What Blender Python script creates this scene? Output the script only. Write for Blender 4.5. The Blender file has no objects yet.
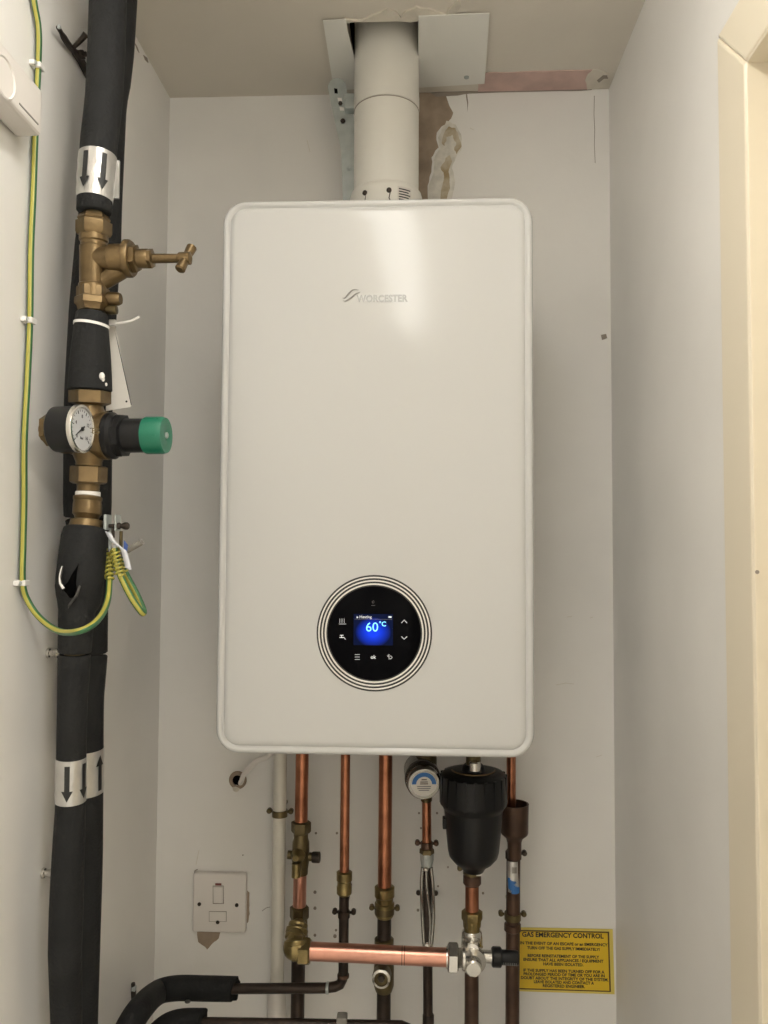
import bpy, math, random
from mathutils import Vector as V, Matrix
random.seed(7)
PI = math.pi
scn = bpy.context.scene
COL = scn.collection

# ------------------------------------------------------------------ camera
F = 800.0                                   # focal length in pixels of a 768 x 1024 frame
CAM = V((0.4351, -1.3302, 1.5))
YAW, PITCH, ROLL = 0.0458, 0.0460, 0.0052
fw = V((-math.sin(YAW)*math.cos(PITCH), math.cos(YAW)*math.cos(PITCH), math.sin(PITCH)))
_r = V((math.cos(YAW), math.sin(YAW), 0)); _u = _r.cross(fw)
rt = _r*math.cos(ROLL) + _u*math.sin(ROLL)
up = -_r*math.sin(ROLL) + _u*math.cos(ROLL)
cam = bpy.data.cameras.new('camera'); co = bpy.data.objects.new('camera', cam); COL.objects.link(co)
cam.sensor_fit = 'HORIZONTAL'; cam.sensor_width = 36; cam.lens = 36*F/768; cam.clip_start = 0.02
m3 = Matrix((rt, up, -fw)).transposed()
co.matrix_world = Matrix.Translation(CAM) @ m3.to_4x4()
scn.camera = co
scn.view_settings.view_transform = 'Standard'; scn.view_settings.look = 'None'
scn.view_settings.gamma = 1; scn.view_settings.use_curve_mapping = False
scn.view_settings.exposure = 0.0
LAMP = 12.3                                 # strength of the ceiling strip light
FILL_LAMP = 134.0                                # strength of the added fill light behind the camera, brightens left and lower walls
w = bpy.data.worlds.new('world'); scn.world = w; w.use_nodes = True
w.node_tree.nodes['Background'].inputs[0].default_value = (1, .9, .78, 1)
w.node_tree.nodes['Background'].inputs[1].default_value = 0.0

def ray(px, py): return fw + rt*((px-384)/F) - up*((py-512)/F)
def at(px, py, X=None, Y=None, Z=None):     # the point of a plane x=X, y=Y or z=Z seen at that pixel
    d = ray(px, py)
    k = (X-CAM.x)/d.x if X is not None else ((Y-CAM.y)/d.y if Y is not None else (Z-CAM.z)/d.z)
    return CAM + d*k
def rad(wpx, p, px=None):                   # real radius of an upright pipe that shows wpx wide at p
    d = (p-CAM).dot(fw); c = (p-CAM).dot(rt)/d
    return wpx/2*d/F*math.cos(math.atan(c))

# ------------------------------------------------------------------ materials
def mat(name, col, rough=.5, metal=0, var=0, vscale=8, bump=0, bscale=40, coat=0, emit=None, estr=1, spec=.5, col2=None, detail=4):
    m = bpy.data.materials.new(name); m.use_nodes = True
    nt = m.node_tree; b = nt.nodes['Principled BSDF']
    b.inputs['Base Color'].default_value = (*col, 1)
    b.inputs['Roughness'].default_value = rough; b.inputs['Metallic'].default_value = metal
    b.inputs['Specular IOR Level'].default_value = spec
    if coat: b.inputs['Coat Weight'].default_value = coat; b.inputs['Coat Roughness'].default_value = .08
    tc = nt.nodes.new('ShaderNodeTexCoord')
    if var or col2:
        n = nt.nodes.new('ShaderNodeTexNoise'); n.inputs['Scale'].default_value = vscale; n.inputs['Detail'].default_value = detail
        nt.links.new(tc.outputs['Object'], n.inputs['Vector'])
        r = nt.nodes.new('ShaderNodeValToRGB')
        c2 = col2 or tuple(c*(1-var) for c in col)
        r.color_ramp.elements[0].color = (*c2, 1); r.color_ramp.elements[1].color = (*col, 1)
        r.color_ramp.elements[0].position = .35; r.color_ramp.elements[1].position = .62
        nt.links.new(n.outputs['Fac'], r.inputs['Fac']); nt.links.new(r.outputs['Color'], b.inputs['Base Color'])
    if bump:
        n = nt.nodes.new('ShaderNodeTexNoise'); n.inputs['Scale'].default_value = bscale; n.inputs['Detail'].default_value = 3
        nt.links.new(tc.outputs['Object'], n.inputs['Vector'])
        bp = nt.nodes.new('ShaderNodeBump'); bp.inputs['Strength'].default_value = bump; bp.inputs['Distance'].default_value = .004
        nt.links.new(n.outputs['Fac'], bp.inputs['Height']); nt.links.new(bp.outputs['Normal'], b.inputs['Normal'])
    if emit:
        b.inputs['Emission Color'].default_value = (*emit, 1); b.inputs['Emission Strength'].default_value = estr
    return m
M = dict(
    wall=mat('painted_plaster', (.82,.80,.765), .6, var=.05, vscale=5, bump=.12, bscale=35),
    ceil=mat('ceiling_paint', (.73,.68,.60), .8, var=.06, vscale=4, bump=.15, bscale=30),
    floor=mat('pale_vinyl', (.68,.66,.62), .5, var=.15, vscale=12),
    cream=mat('cream_gloss', (.80,.72,.57), .3),
    enamel=mat('white_enamel', (.61,.61,.60), .12, spec=.27),
    white=mat('white_plastic', (.74,.70,.66), .4),
    flue=mat('flue_white', (.80,.78,.72), .35),
    rim=mat('rim_white', (.86,.84,.80), .25),
    black=mat('black_gloss', (.003,.003,.004), .06, spec=.03),
    groove=mat('groove_black', (.02,.02,.02), .4),
    foam=mat('black_foam', (.014,.0145,.015), .75, var=.25, vscale=30, bump=.35, bscale=180, spec=.3),
    foamin=mat('foam_torn', (.10,.095,.09), .9, var=.5, vscale=120),
    foil=mat('foil_tape', (.62,.61,.59), .28, .75, var=.12, vscale=40, bump=.5, bscale=60),
    ink=mat('black_ink', (.015,.015,.015), .5),
    brass=mat('aged_brass', (.19,.13,.062), .36, .75, var=.35, vscale=45, bump=.15, bscale=90),
    olive=mat('olive_brass', (.30,.23,.10), .3, .85, var=.4, vscale=45, bump=.15, bscale=90),
    brassd=mat('dull_brass', (.15,.115,.055), .4, .75, var=.4, vscale=40, bump=.15, bscale=90),
    copper=mat('bright_copper', (.70,.35,.26), .28, .95, var=.2, vscale=30),
    copperd=mat('dull_copper', (.44,.18,.10), .28, .9, var=.35, vscale=35),
    tarn=mat('tarnished_copper', (.045,.030,.022), .42, .5, var=.45, vscale=30, bump=.1, bscale=80),
    brown=mat('brown_copper', (.10,.055,.036), .42, .5, var=.4, vscale=25, bump=.1),
    satin=mat('dim_chrome', (.34,.33,.31), .2, .95),
    filt=mat('filter_black', (.006,.006,.007), .35, spec=.3),
    chrome=mat('nickel_plate', (.62,.60,.56), .22, .95),
    steel=mat('galvanised_steel', (.48,.52,.51), .42, .35, var=.15, vscale=50),
    plate=mat('zinc_sheet', (.84,.83,.78), .45),
    dark=mat('rusty_steel', (.07,.055,.045), .5, .6, var=.5, vscale=60),
    plastic=mat('black_plastic', (.009,.009,.010), .4, spec=.3),
    green=mat('green_plastic', (.010,.17,.10), .35),
    yel=mat('cable_yellow', (.42,.38,.07), .4),
    grn=mat('cable_green', (.045,.15,.06), .4),
    sign=mat('sign_yellow', (.78,.52,.02), .45, var=.08, vscale=8),
    signe=mat('sign_edge', (.72,.58,.13), .5),
    rust=mat('sign_border', (.09,.045,.01), .5),
    card=mat('white_card', (.72,.69,.64), .6),
    ptfe=mat('white_tape', (.85,.83,.80), .5),
    pvc=mat('waste_white', (.66,.63,.56), .4, var=.08, vscale=15),
    pink=mat('pink_plaster', (.66,.47,.42), .8, var=.2, vscale=20, bump=.3),
    bare=mat('bare_plaster', (.43,.335,.25), .85, var=.35, vscale=22, bump=.6, bscale=60),
    stain=mat('peeling_paint', (.62,.56,.44), .7, col2=(.33,.24,.12), vscale=28, bump=.6, bscale=60, detail=8),
    stain2=mat('loose_paint', (.76,.73,.66), .7, var=.22, vscale=60, bump=.5, bscale=70),
    torn=mat('torn_paper', (.72,.67,.58), .8, var=.12, vscale=30, bump=.3),
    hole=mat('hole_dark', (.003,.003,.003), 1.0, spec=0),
    crack=mat('crack_dark', (.30,.26,.22), .9),
    dial=mat('dial_face', (.55,.56,.58), .3),
    blue=mat('label_blue', (.03,.15,.42), .45),
    lblue=mat('wire_label_blue', (.05,.10,.32), .45),
    clear=mat('wire_label_white', (.62,.63,.68), .35),
    grey=mat('grey_sheath', (.25,.235,.21), .5),
    icon=mat('icon_white', (.75,.75,.75), .4, emit=(.8,.85,.9), estr=.35),
    dim=mat('icon_grey', (.22,.22,.22), .4),
    cyan=mat('screen_text', (.1,.4,.6), .4, emit=(.25,.75,1.0), estr=1.3),
    lamp=mat('lamp_diffuser', (.9,.9,.9), .5, emit=(1.0,.975,.915), estr=LAMP),
    fill_lamp=mat('fill_light_diffuser', (.9,.9,.9), .5, emit=(1.0,.975,.915), estr=FILL_LAMP),
    letter=mat('logo_chrome', (.34,.34,.33), .35, .6),
    red=mat('neon_red', (.20,.05,.04), .3),
    tick=mat('dial_tick', (.05,.05,.06), .5),
)
# the lit display: blue glow centred on the screen, black towards its edge
sm = bpy.data.materials.new('display_glow'); sm.use_nodes = True
nt = sm.node_tree; b = nt.nodes['Principled BSDF']; b.inputs['Base Color'].default_value = (.003,.003,.01,1); b.inputs['Roughness'].default_value = .15; b.inputs['Specular IOR Level'].default_value = .03
tc = nt.nodes.new('ShaderNodeTexCoord'); mp = nt.nodes.new('ShaderNodeMapping'); gr = nt.nodes.new('ShaderNodeTexGradient'); gr.gradient_type = 'SPHERICAL'
mp.inputs['Location'].default_value = (-.5*2.0, 0, -.42*1.9); mp.inputs['Scale'].default_value = (2.0, 0, 1.9)
rp = nt.nodes.new('ShaderNodeValToRGB'); rp.color_ramp.elements[0].color = (.002,.006,.03,1); rp.color_ramp.elements[0].position = .08
rp.color_ramp.elements[1].color = (.01,.06,.95,1); rp.color_ramp.elements[1].position = .8
nt.links.new(tc.outputs['Generated'], mp.inputs[0]); nt.links.new(mp.outputs[0], gr.inputs[0]); nt.links.new(gr.outputs['Fac'], rp.inputs[0])
nt.links.new(rp.outputs[0], b.inputs['Emission Color']); b.inputs['Emission Strength'].default_value = 1.1
M['screen'] = sm

# ------------------------------------------------------------------ mesh helpers
ORG = {}
def world_of(o): return ORG.get(o.name, V((0,0,0))) if o else V((0,0,0))
def frame(axis, ref=None):
    a = V(axis).normalized()
    ref = V(ref) if ref is not None else V((0,-1,0))
    if abs(a.dot(ref.normalized())) > .95: ref = V((0,0,1)) if abs(a.z) < .9 else V((1,0,0))
    x = (ref - a*ref.dot(a)).normalized(); y = a.cross(x)
    return x, y, a
class MB:
    def __init__(s): s.v = []; s.f = []; s.mi = []
    def face(s, idx, mi=0): s.f.append(idx); s.mi.append(mi)
    def rings(s, R, cap0=True, cap1=True, mi=None):
        n = len(R[0]); base = len(s.v)
        for r in R: s.v += [tuple(p) for p in r]
        for i in range(len(R)-1):
            for j in range(n):
                a = base+i*n+j; b_ = base+i*n+(j+1) % n
                s.face((a, b_, b_+n, a+n), mi(j) if mi else 0)
        if cap0: s.face(tuple(base+j for j in reversed(range(n))))
        if cap1: s.face(tuple(base+(len(R)-1)*n+j for j in range(n)))
        return s
    def lathe(s, prof, org, axis=(0,0,1), seg=28, ref=None, rot=0, cap0=True, cap1=True):   # prof: (radius, distance along the axis)
        x, y, a = frame(axis, ref); org = V(org); R = []
        for r, h in prof:
            r = max(r, 1e-5)
            R.append([org + a*h + (x*math.cos(rot+2*PI*j/seg) + y*math.sin(rot+2*PI*j/seg))*r for j in range(seg)])
        return s.rings(R, cap0, cap1)
    def hexn(s, r, org, axis, h0, h1, ref=None, seg=6, ch=.12):      # nut with chamfered ends
        c = abs(h1-h0)*ch; sg = 1 if h1 > h0 else -1
        return s.lathe([(r*.86, h0), (r, h0+sg*c), (r, h1-sg*c), (r*.86, h1)], org, axis, seg, ref, PI/6)
    def tube(s, pts, r, seg=14, mi=None, closed=False):
        pts = [V(p) for p in pts]; n = len(pts)
        rr = r if isinstance(r, (list, tuple)) else [r]*n
        t = [((pts[min(i+1, n-1)]-pts[max(i-1, 0)])).normalized() for i in range(n)]
        x, y, _ = frame(t[0]); R = []
        for i in range(n):
            x = (x - t[i]*x.dot(t[i])).normalized(); y = t[i].cross(x)
            R.append([pts[i] + (x*math.cos(2*PI*j/seg) + y*math.sin(2*PI*j/seg))*rr[i] for j in range(seg)])
        return s.rings(R, True, True, mi)
    def box(s, lo, hi):
        x0, y0, z0 = lo; x1, y1, z1 = hi; b_ = len(s.v)
        s.v += [(x0,y0,z0),(x1,y0,z0),(x1,y1,z0),(x0,y1,z0),(x0,y0,z1),(x1,y0,z1),(x1,y1,z1),(x0,y1,z1)]
        for f in ((0,3,2,1),(4,5,6,7),(0,1,5,4),(1,2,6,5),(2,3,7,6),(3,0,4,7)): s.face(tuple(b_+i for i in f))
        return s
    def obox(s, c, ax, ay, az, hx, hy, hz):                          # box with its own axes
        c = V(c); b_ = len(s.v)
        for k in (-1, 1):
            for i, j in ((-1,-1),(1,-1),(1,1),(-1,1)): s.v.append(tuple(c + V(ax)*hx*i + V(ay)*hy*j + V(az)*hz*k))
        for f in ((0,3,2,1),(4,5,6,7),(0,1,5,4),(1,2,6,5),(2,3,7,6),(3,0,4,7)): s.face(tuple(b_+i for i in f))
        return s
    def slab(s, pts, n, th):                                         # outline given in the world, thickened along n
        n = V(n).normalized()*th
        return s.rings([[V(p) for p in pts], [V(p)+n for p in pts]])
    def sphere(s, c, r, seg=20, rows=10, axis=(0,0,1), sq=1):
        return s.lathe([(r*math.sin(PI*i/rows), -r*sq*math.cos(PI*i/rows)) for i in range(rows+1)], c, axis, seg)
    def build(s, name, m, parent=None, smooth=True, bev=0, ang=38, kind=None, label=None):
        lo = V([min(p[i] for p in s.v) for i in range(3)]); hi = V([max(p[i] for p in s.v) for i in range(3)])
        o0 = V(((lo.x+hi.x)/2, (lo.y+hi.y)/2, lo.z))
        me = bpy.data.meshes.new(name); me.from_pydata([tuple(V(p)-o0) for p in s.v], [], s.f)
        for mm in (m if isinstance(m, (list, tuple)) else [m]): me.materials.append(M[mm])
        me.polygons.foreach_set('material_index', s.mi)
        import bmesh
        bm = bmesh.new(); bm.from_mesh(me); bmesh.ops.recalc_face_normals(bm, faces=bm.faces); bm.to_mesh(me); bm.free()
        if smooth:
            me.polygons.foreach_set('use_smooth', [True]*len(me.polygons)); me.set_sharp_from_angle(angle=math.radians(ang))
        o = bpy.data.objects.new(name, me); COL.objects.link(o)
        ORG[o.name] = o0; o.location = o0 - world_of(parent)
        if parent: o.parent = parent
        if bev:
            b_ = o.modifiers.new('bevel', 'BEVEL'); b_.width = bev; b_.segments = 3; b_.limit_method = 'ANGLE'
        if kind: o['kind'] = kind
        if label: o['label'] = label
        return o
def thing(name, label, cat, loc, group=None):
    o = bpy.data.objects.new(name, None); COL.objects.link(o); o.empty_display_size = .02
    o.location = V(loc); ORG[o.name] = V(loc); o['label'] = label; o['category'] = cat
    if group: o['group'] = group
    return o
def tag(o, label, cat, group=None):
    o['label'] = label; o['category'] = cat
    if group: o['group'] = group
    return o
def smoothpath(pts, n=8):
    P = [V(p) for p in pts]; out = []
    for i in range(len(P)-1):
        p0 = P[max(i-1, 0)]; p1 = P[i]; p2 = P[i+1]; p3 = P[min(i+2, len(P)-1)]
        for k in range(n):
            t = k/n
            out.append(.5*((2*p1)+(p2-p0)*t+(2*p0-5*p1+4*p2-p3)*t*t+(3*p1-p0-3*p2+p3)*t**3))
    out.append(P[-1]); return out
def rrect(w_, h_, r, n=8):
    out = []
    for cx, cz, a0 in ((w_/2-r, h_/2-r, 0), (-w_/2+r, h_/2-r, 90), (-w_/2+r, -h_/2+r, 180), (w_/2-r, -h_/2+r, 270)):
        for k in range(n+1):
            a = math.radians(a0+90*k/n); out.append((cx+r*math.cos(a), cz+r*math.sin(a)))
    return out
def text(name, s_, size, org, m, parent, xdir=(1,0,0), ydir=(0,0,1), width=None, bold=0, align='CENTER', th=.0002):
    c = bpy.data.curves.new(name, 'FONT'); c.body = s_; c.size = size; c.align_x = align; c.align_y = 'CENTER'; c.offset = bold; c.resolution_u = 3; c.extrude = th/2
    t = bpy.data.objects.new('tmp', c); COL.objects.link(t)
    bpy.context.view_layer.update()
    me = bpy.data.meshes.new_from_object(t.evaluated_get(bpy.context.evaluated_depsgraph_get()))
    bpy.data.objects.remove(t)
    x = V(xdir).normalized(); y = V(ydir).normalized(); z = x.cross(y)
    xs = [v.co.x for v in me.vertices]; k = 1
    if width and xs: k = width/(max(xs)-min(xs))
    for v in me.vertices: v.co = x*v.co.x*k + y*v.co.y + z*v.co.z
    me.materials.clear(); me.materials.append(M[m])
    o = bpy.data.objects.new(name, me); COL.objects.link(o); ORG[o.name] = V(org); o.location = V(org)-world_of(parent); o.parent = parent
    return o
def arc_strip(mb, org, axis, ref, r, rows, n=8):          # rows: (v, u_left, u_right) on a cylinder of radius r
    x, y, a = frame(axis, ref); base = len(mb.v)
    for v, ul, ur in rows:
        for k in range(n+1):
            th = (ul+(ur-ul)*k/n)/r
            mb.v.append(tuple(V(org)+a*v+(x*math.cos(th)+y*math.sin(th))*r))
    for i in range(len(rows)-1):
        for k in range(n): q = base+i*(n+1)+k; mb.face((q, q+1, q+n+2, q+n+1))
def interp(tab, t):
    for i in range(len(tab)-1):
        if t <= tab[i+1][0]:
            a, b_ = tab[i], tab[i+1]; k = (t-a[0])/(b_[0]-a[0])
            return tuple(x+(y-x)*k for x, y in zip(a[1:], b_[1:]))
    return tuple(tab[-1][1:])

# ------------------------------------------------------------------ room
W, H = 0.7502, 2.2768
BACK = -3.4
hx0, hx1, hy0, hy1 = at(346, 30, Z=H).x, at(419, 30, Z=H).x, -.186, -.030
wl = MB().box((-.08, BACK-.08, 0), (0, .08, H)).build('wall_left', 'wall', kind='structure', smooth=False)
wb = MB().box((0, 0, 0), (W, .08, H)).build('wall_back', 'wall', kind='structure', smooth=False)
wf = MB().box((0, BACK-.08, 0), (2.2, BACK, H)).build('wall_front', 'wall', kind='structure', smooth=False)
# right wall with a doorway whose far jamb shows at the picture's edge
ya = at(720, 300, X=W-.009).y; yj = at(748.5, 300, X=W-.009).y; zh = at(748, 57, X=W-.009).z
DW = .76
wr = MB().box((W, yj, 0), (W+.12, .08, H)).box((W, yj-DW-.09, 0), (W+.12, yj-DW, H)).box((W, yj-DW, zh), (W+.12, yj, H)).build('wall_right', 'wall', kind='structure', smooth=False)
fl = MB().box((-.08, BACK-.08, -.05), (2.28, .08, 0)).build('floor', 'floor', kind='structure', smooth=False)
c = MB()
c.box((-.08, BACK-.08, H), (2.28, hy0, H+.05)).box((-.08, hy1, H), (W+.12, .08, H+.05)).box((-.08, hy0, H), (hx0, hy1, H+.05)).box((hx1, hy0, H), (W+.12, hy1, H+.05))
ce = c.build('ceiling', 'ceil', kind='structure', smooth=False)
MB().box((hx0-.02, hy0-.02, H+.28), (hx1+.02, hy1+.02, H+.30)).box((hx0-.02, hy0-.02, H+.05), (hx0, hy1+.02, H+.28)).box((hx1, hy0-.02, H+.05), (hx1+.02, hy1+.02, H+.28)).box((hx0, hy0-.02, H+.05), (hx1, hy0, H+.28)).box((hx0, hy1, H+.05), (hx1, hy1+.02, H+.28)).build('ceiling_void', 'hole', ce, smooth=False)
# doorway: architrave with mitred corners, lining, closed leaf
aw = ya-yj; t = .009
def leg(y0, y1, top0, top1):     # profile seen on plan, standing on the floor
    MBX.slab([(W, y0, 0), (W, y1, 0), (W, y1, top1), (W, y0, top0)], (-1, 0, 0), t)
MBX = MB()
leg(yj, ya, zh, zh+aw); leg(yj-DW, yj-DW-aw, zh, zh+aw)
MBX.slab([(W, yj, zh), (W, ya, zh+aw), (W, yj-DW-aw, zh+aw), (W, yj-DW, zh)], (-1, 0, 0), t)
MBX.build('trim_1', 'cream', kind='structure', smooth=False, bev=.0035)
L = MB().box((W-.0088, yj-.003, 0), (W+.12, yj-.0002, zh)).box((W-.0088, yj-DW+.0002, 0), (W+.12, yj-DW+.003, zh)).box((W-.0088, yj-DW+.003, zh-.003), (W+.12, yj-.003, zh-.0002))
L.build('trim_2', 'cream', kind='structure', smooth=False, bev=.002)
dl = MB().box((W+.05, yj-DW+.005, .006), (W+.09, yj-.005, zh-.005)).build('door_1', 'cream', kind='structure', smooth=False, bev=.002)
RX = 2.2; YR = yj-DW-.09
MB().box((W+.12, YR, 0), (RX+.08, YR+.08, H)).build('wall_side', 'wall', kind='structure', smooth=False)
MB().box((RX, BACK-.08, 0), (RX+.08, YR, H)).build('wall_far_side', 'wall', kind='structure', smooth=False)
rl = thing('ceiling_light', 'round white fill light added behind the camera to brighten the walls', 'ceiling light', (1.38, -2.35, H-.09))  # unseen fill light, added to lift the left and lower walls
MB().lathe([(.17, 0), (.17, -.02), (.15, -.025)], (1.38, -2.35, H)).build('housing', 'white', rl)
MB().lathe([(.155, -.02), (.15, -.06), (.10, -.085), (0, -.09)], (1.38, -2.35, H), seg=32).build('diffuser', 'fill_lamp', rl)
MB().lathe([(.024, 0), (.024, .006), (.009, .008), (.009, .03), (.024, .038), (.026, .052), (.018, .06), (0, .062)], (W+.05, yj-DW+.08, 1.0), (-1, 0, 0)).build('door_knob', 'brass', dl)

# damaged plaster: thin skins that stand a little off or sit on the wall and ceiling
def patch(name, poly, m, parent, th=.0012, X=None, Y=None, Z=None, jit=0):
    pts = []
    for i in range(len(poly)):
        a = V(poly[i]); b_ = V(poly[(i+1) % len(poly)])
        for k in range(3 if jit else 1):
            q = a.lerp(b_, k/3)
            if jit: q = q + V((random.uniform(-jit, jit), random.uniform(-jit, jit)))
            pts.append(at(q.x, q.y, X, Y, Z))
    n = (1, 0, 0) if X is not None and X < .3 else ((-1, 0, 0) if X is not None else ((0, -1, 0) if Y is not None else (0, 0, -1)))
    return MB().slab(pts, n, th).build(name, m, parent, smooth=False)
patch('exposed_plaster', [(400,93),(446,93),(449,104),(453,113),(449,122),(441,127),(436,136),(438,147),(431,158),(432,172),(427,186),(428,204),(400,204)], 'bare', wb, .0006, Y=0, jit=.9)
patch('peeling_paint', [(447,121),(456,125),(461,134),(462,148),(456,158),(452,168),(455,182),(450,204),(428,204),(429,186),(434,172),(434,160),(440,148),(438,138),(442,129)], 'stain2', wb, .0009, Y=0, jit=.7)
patch('ochre_stain', [(449,127),(455,128),(459,136),(461,146),(457,155),(454,150),(456,143),(452,135),(447,138),(444,146),(441,143),(444,133)], 'stain', wb, .0011, Y=0, jit=.7)
patch('ochre_stain', [(446,158),(450,155),(452,162),(449,172),(450,188),(446,204),(440,204),(441,190),(444,176),(441,168)], 'stain', wb, .0011, Y=0, jit=.7)
patch('pink_plaster', [(478,73),(520,71),(560,70),(592,70),(590,89.0),(540,90.5),(478,92)], 'pink', ce, .0012, Z=H, jit=.6)
patch('ceiling_filler', [(590,71),(600,68),(611,73),(609,87),(588,89),(585,80)], 'torn', ce, .0022, Z=H, jit=1)
patch('ceiling_crack', [(430,93.0),(452,91.8),(560,90.0),(592,88.6),(592,90.2),(560,91.4),(470,93.2),(452,96),(436,97)], 'crack', wb, .0014, Y=0, jit=.5)
patch('ceiling_crack', [(597,79),(603,74),(607,74),(608,77),(604,77),(599,81)], 'crack', ce, .003, Z=H)
patch('wall_crack', [(594,96),(594.6,96),(594.2,115),(595,130),(594.6,145),(595.4,163),(594.9,163),(594.1,145),(594.4,130),(593.7,115)], 'crack', wb, .0006, Y=0)
patch('wall_crack', [(466,93),(467.2,95),(468.2,103),(467.4,112),(467.2,104),(466,97)], 'crack', wb, .0006, Y=0)
0 and patch('wall_crack', [(543,95),(544,95),(543.4,125),(542.2,160),(541.6,160),(542.8,125)], 'torn', wb, .0006, Y=0)
patch('torn_ceiling_paper', [(345,18),(360,19),(378,12),(386,7),(396,10),(401,16),(407,9),(416,6),(428,8),(444,13),(450,7),(458,-2),(462,4),(452,15),(420,16),(416,20),(400,19.5),(385,19),(365,19.5),(347,21)], 'torn', ce, .0030, Z=H, jit=.8)
patch('missing_plaster', [(197,930),(221,930),(219,938),(212,944),(207,949),(204,946),(198,942)], 'bare', wb, .0008, Y=0, jit=.4)
patch('missing_plaster', [(246,890),(250,893),(249,905),(250,914),(248,922),(245,925)], 'bare', wb, .0010, Y=0, jit=.6)
patch('wall_mark', [(601,335),(606,334),(607,338),(602,340)], 'crack', wb, .001, Y=0)
for px, py, r_ in ((316,833,1.2),(337,833,1.2),(419,813,1.1),(437,813,1.1),(315,892,1.6),(315,908,1.6),(315,935,1.4),(335,936,1.8),(336,930,1.2),(418,910,1.4),(433,885,1.1),(438,886,1.0),(483,893,1.2),(243,855,.7),(448,867,1.0),(421,828,1)):
    p = at(px, py, Y=0); MB().lathe([(r_*.0016, 0), (r_*.0016, .0012), (r_*.0010, .0016), (0, .0013)], p, (0,-1,0), 12).build('screw_hole', 'crack', wb)
for px, py, X in ((757,572,None),):
    p = at(px, py, Y=yj-.0035); MB().lathe([(.0018, 0), (.0018, .001), (0, .001)], p, (0,-1,0), 10).build('paint_chip', 'crack', wr)
for q in ([(134,42),(137,47),(139,53),(137,50)], [(143,55),(147,58),(148,63),(145,60)], [(160,79),(163,80),(164,84),(162,83)]):
    patch('wall_mark', q, 'crack', wl, .0008, X=0)

# ------------------------------------------------------------------ ceiling strip light, behind and above the camera
lt = thing('ceiling_light', 'long white fluorescent strip light fixed to the ceiling in front of the boiler', 'ceiling light', (.385, -1.36, H-.06))
def lx_(y): return .016*(-y-1.30)/.5
MB().rings([[V((x+lx_(y), y, z)) for x, z in ((.345,H-.035),(.425,H-.035),(.425,H),(.345,H))] for y in (-1.70, -.60)]).build('housing', 'white', lt, smooth=False, bev=.003)
sec = [(.385+.046, H-.035), (.385+.050, H-.050)] + [(.385+.050*math.cos(a), H-.070-.030*math.sin(a)) for a in [PI*i/12 for i in range(13)]] + [(.385-.050, H-.050), (.385-.046, H-.035)]
MB().rings([[V((x+lx_(y), y, z)) for x, z in sec] for y in (-1.69, -.61)]).build('diffuser', 'lamp', lt)
for y in (-1.70, -.60): MB().rings([[V((.385+(x-.385)*1.06+lx_(y), yy, H-.035+(z-H+.035)*1.04)) for x, z in sec] for yy in (y-.01, y+.01)]).build('end_cap', 'white', lt)

# ------------------------------------------------------------------ boiler
BX, BZ, BW, BH, BD = .1764+.2, 1.2380, .4055, .7185, .31
bo = thing('wall_boiler', 'large white wall-hung boiler with rounded corners and a round black display', 'boiler', (BX, -.15, BZ))
cz = BZ+BH/2
def loops(spec, r0=.031):
    R = []
    for ins, y in spec:
        R.append([V((BX+x, y, cz+z)) for x, z in rrect(BW-2*ins, BH-2*ins, max(r0-ins, .004))])
    return R
MB().rings(loops([(.006, 0), (.006, -.262)])).build('casing', 'enamel', bo)
MB().rings(loops([(.0, -.262), (.0, -.302), (.0012, -.3065), (.0035, -.3095), (.006, -.3100), (.0088, -.3090), (.0098, -.3072), (.0108, -.3068), (.0120, -.3080), (.0135, -.3092), (.018, -.3097), (.03, -.3100)])).build('front_panel', 'enamel', bo, ang=60)
MB().box((BX-.17, -.25, BZ-.004), (BX+.17, -.02, BZ+.01)).build('underside', 'grey', bo, smooth=False)
def bp(px, py, y=-.3101): return at(px, py, Y=y)
dc = bp(374.2, 633)
S = .4/312.5
ring = MB()
ring.lathe([(57.4*S, 0), (57.4*S, .0004), (0, .0004)], dc, (0,-1,0), 72)
ring.build('bezel_groove', 'groove', bo)
for r0, r1, hh in ((47.6,49.2,.0022),(51.0,52.4,.0018),(54.3,55.7,.0014)):
    MB().lathe([(r0*S, 0), (r0*S, hh*.8), ((r0+r1)/2*S, hh), (r1*S, hh*.8), (r1*S, 0)], dc, (0,-1,0), 72, cap0=False, cap1=False).build('bezel_ring', 'rim', bo)
MB().lathe([(46.2*S, 0), (46.2*S, .0012), (45.4*S, .0016), (0, .0016)], dc, (0,-1,0), 72).build('display_glass', 'black', bo)
DY = -.3101-.0017
sc0, sc1 = at(353.5, 645, Y=DY), at(393, 614.2, Y=DY)
scr = MB().box((sc0.x, DY-.0003, sc0.z), (sc1.x, DY, sc1.z)).build('screen', 'screen', bo, smooth=False)
Dt = DY-.0005
text('temperature_reading', '60', .0165, at(372, 627.5, Y=Dt), 'cyan', scr, bold=0)
text('temperature_unit', '°C', .0085, at(382.5, 624.2, Y=Dt), 'cyan', scr, bold=.0001)
text('status_text', 'Heating', .0050, at(365.5, 617, Y=Dt), 'icon', scr, bold=.00003)
q = at(357.3, 617.3, Y=Dt); MB().lathe([(.0012, 0), (.0012, .0002), (0, .0002)], q, (0,-1,0), 12).build('flame_icon', 'icon', scr)
q = at(390, 617, Y=Dt); MB().box((q.x-.002, Dt-.0002, q.z-.001), (q.x+.002, Dt, q.z+.001)).build('signal_icon', 'icon', scr, smooth=False)
q0, q1 = at(354.5, 619.2, Y=Dt), at(392, 619.0, Y=Dt); MB().box((q0.x, Dt-.0001, q0.z), (q1.x, Dt, q0.z+.0003)).build('status_line', 'dim', scr, smooth=False)
def strokes(name, lines, r=.00035, m='icon'):
    mb = MB()
    for l in lines: mb.tube([at(x, y, Y=DY-.0002) for x, y in l], r, 6)
    return mb.build(name, m, bo)
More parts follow.
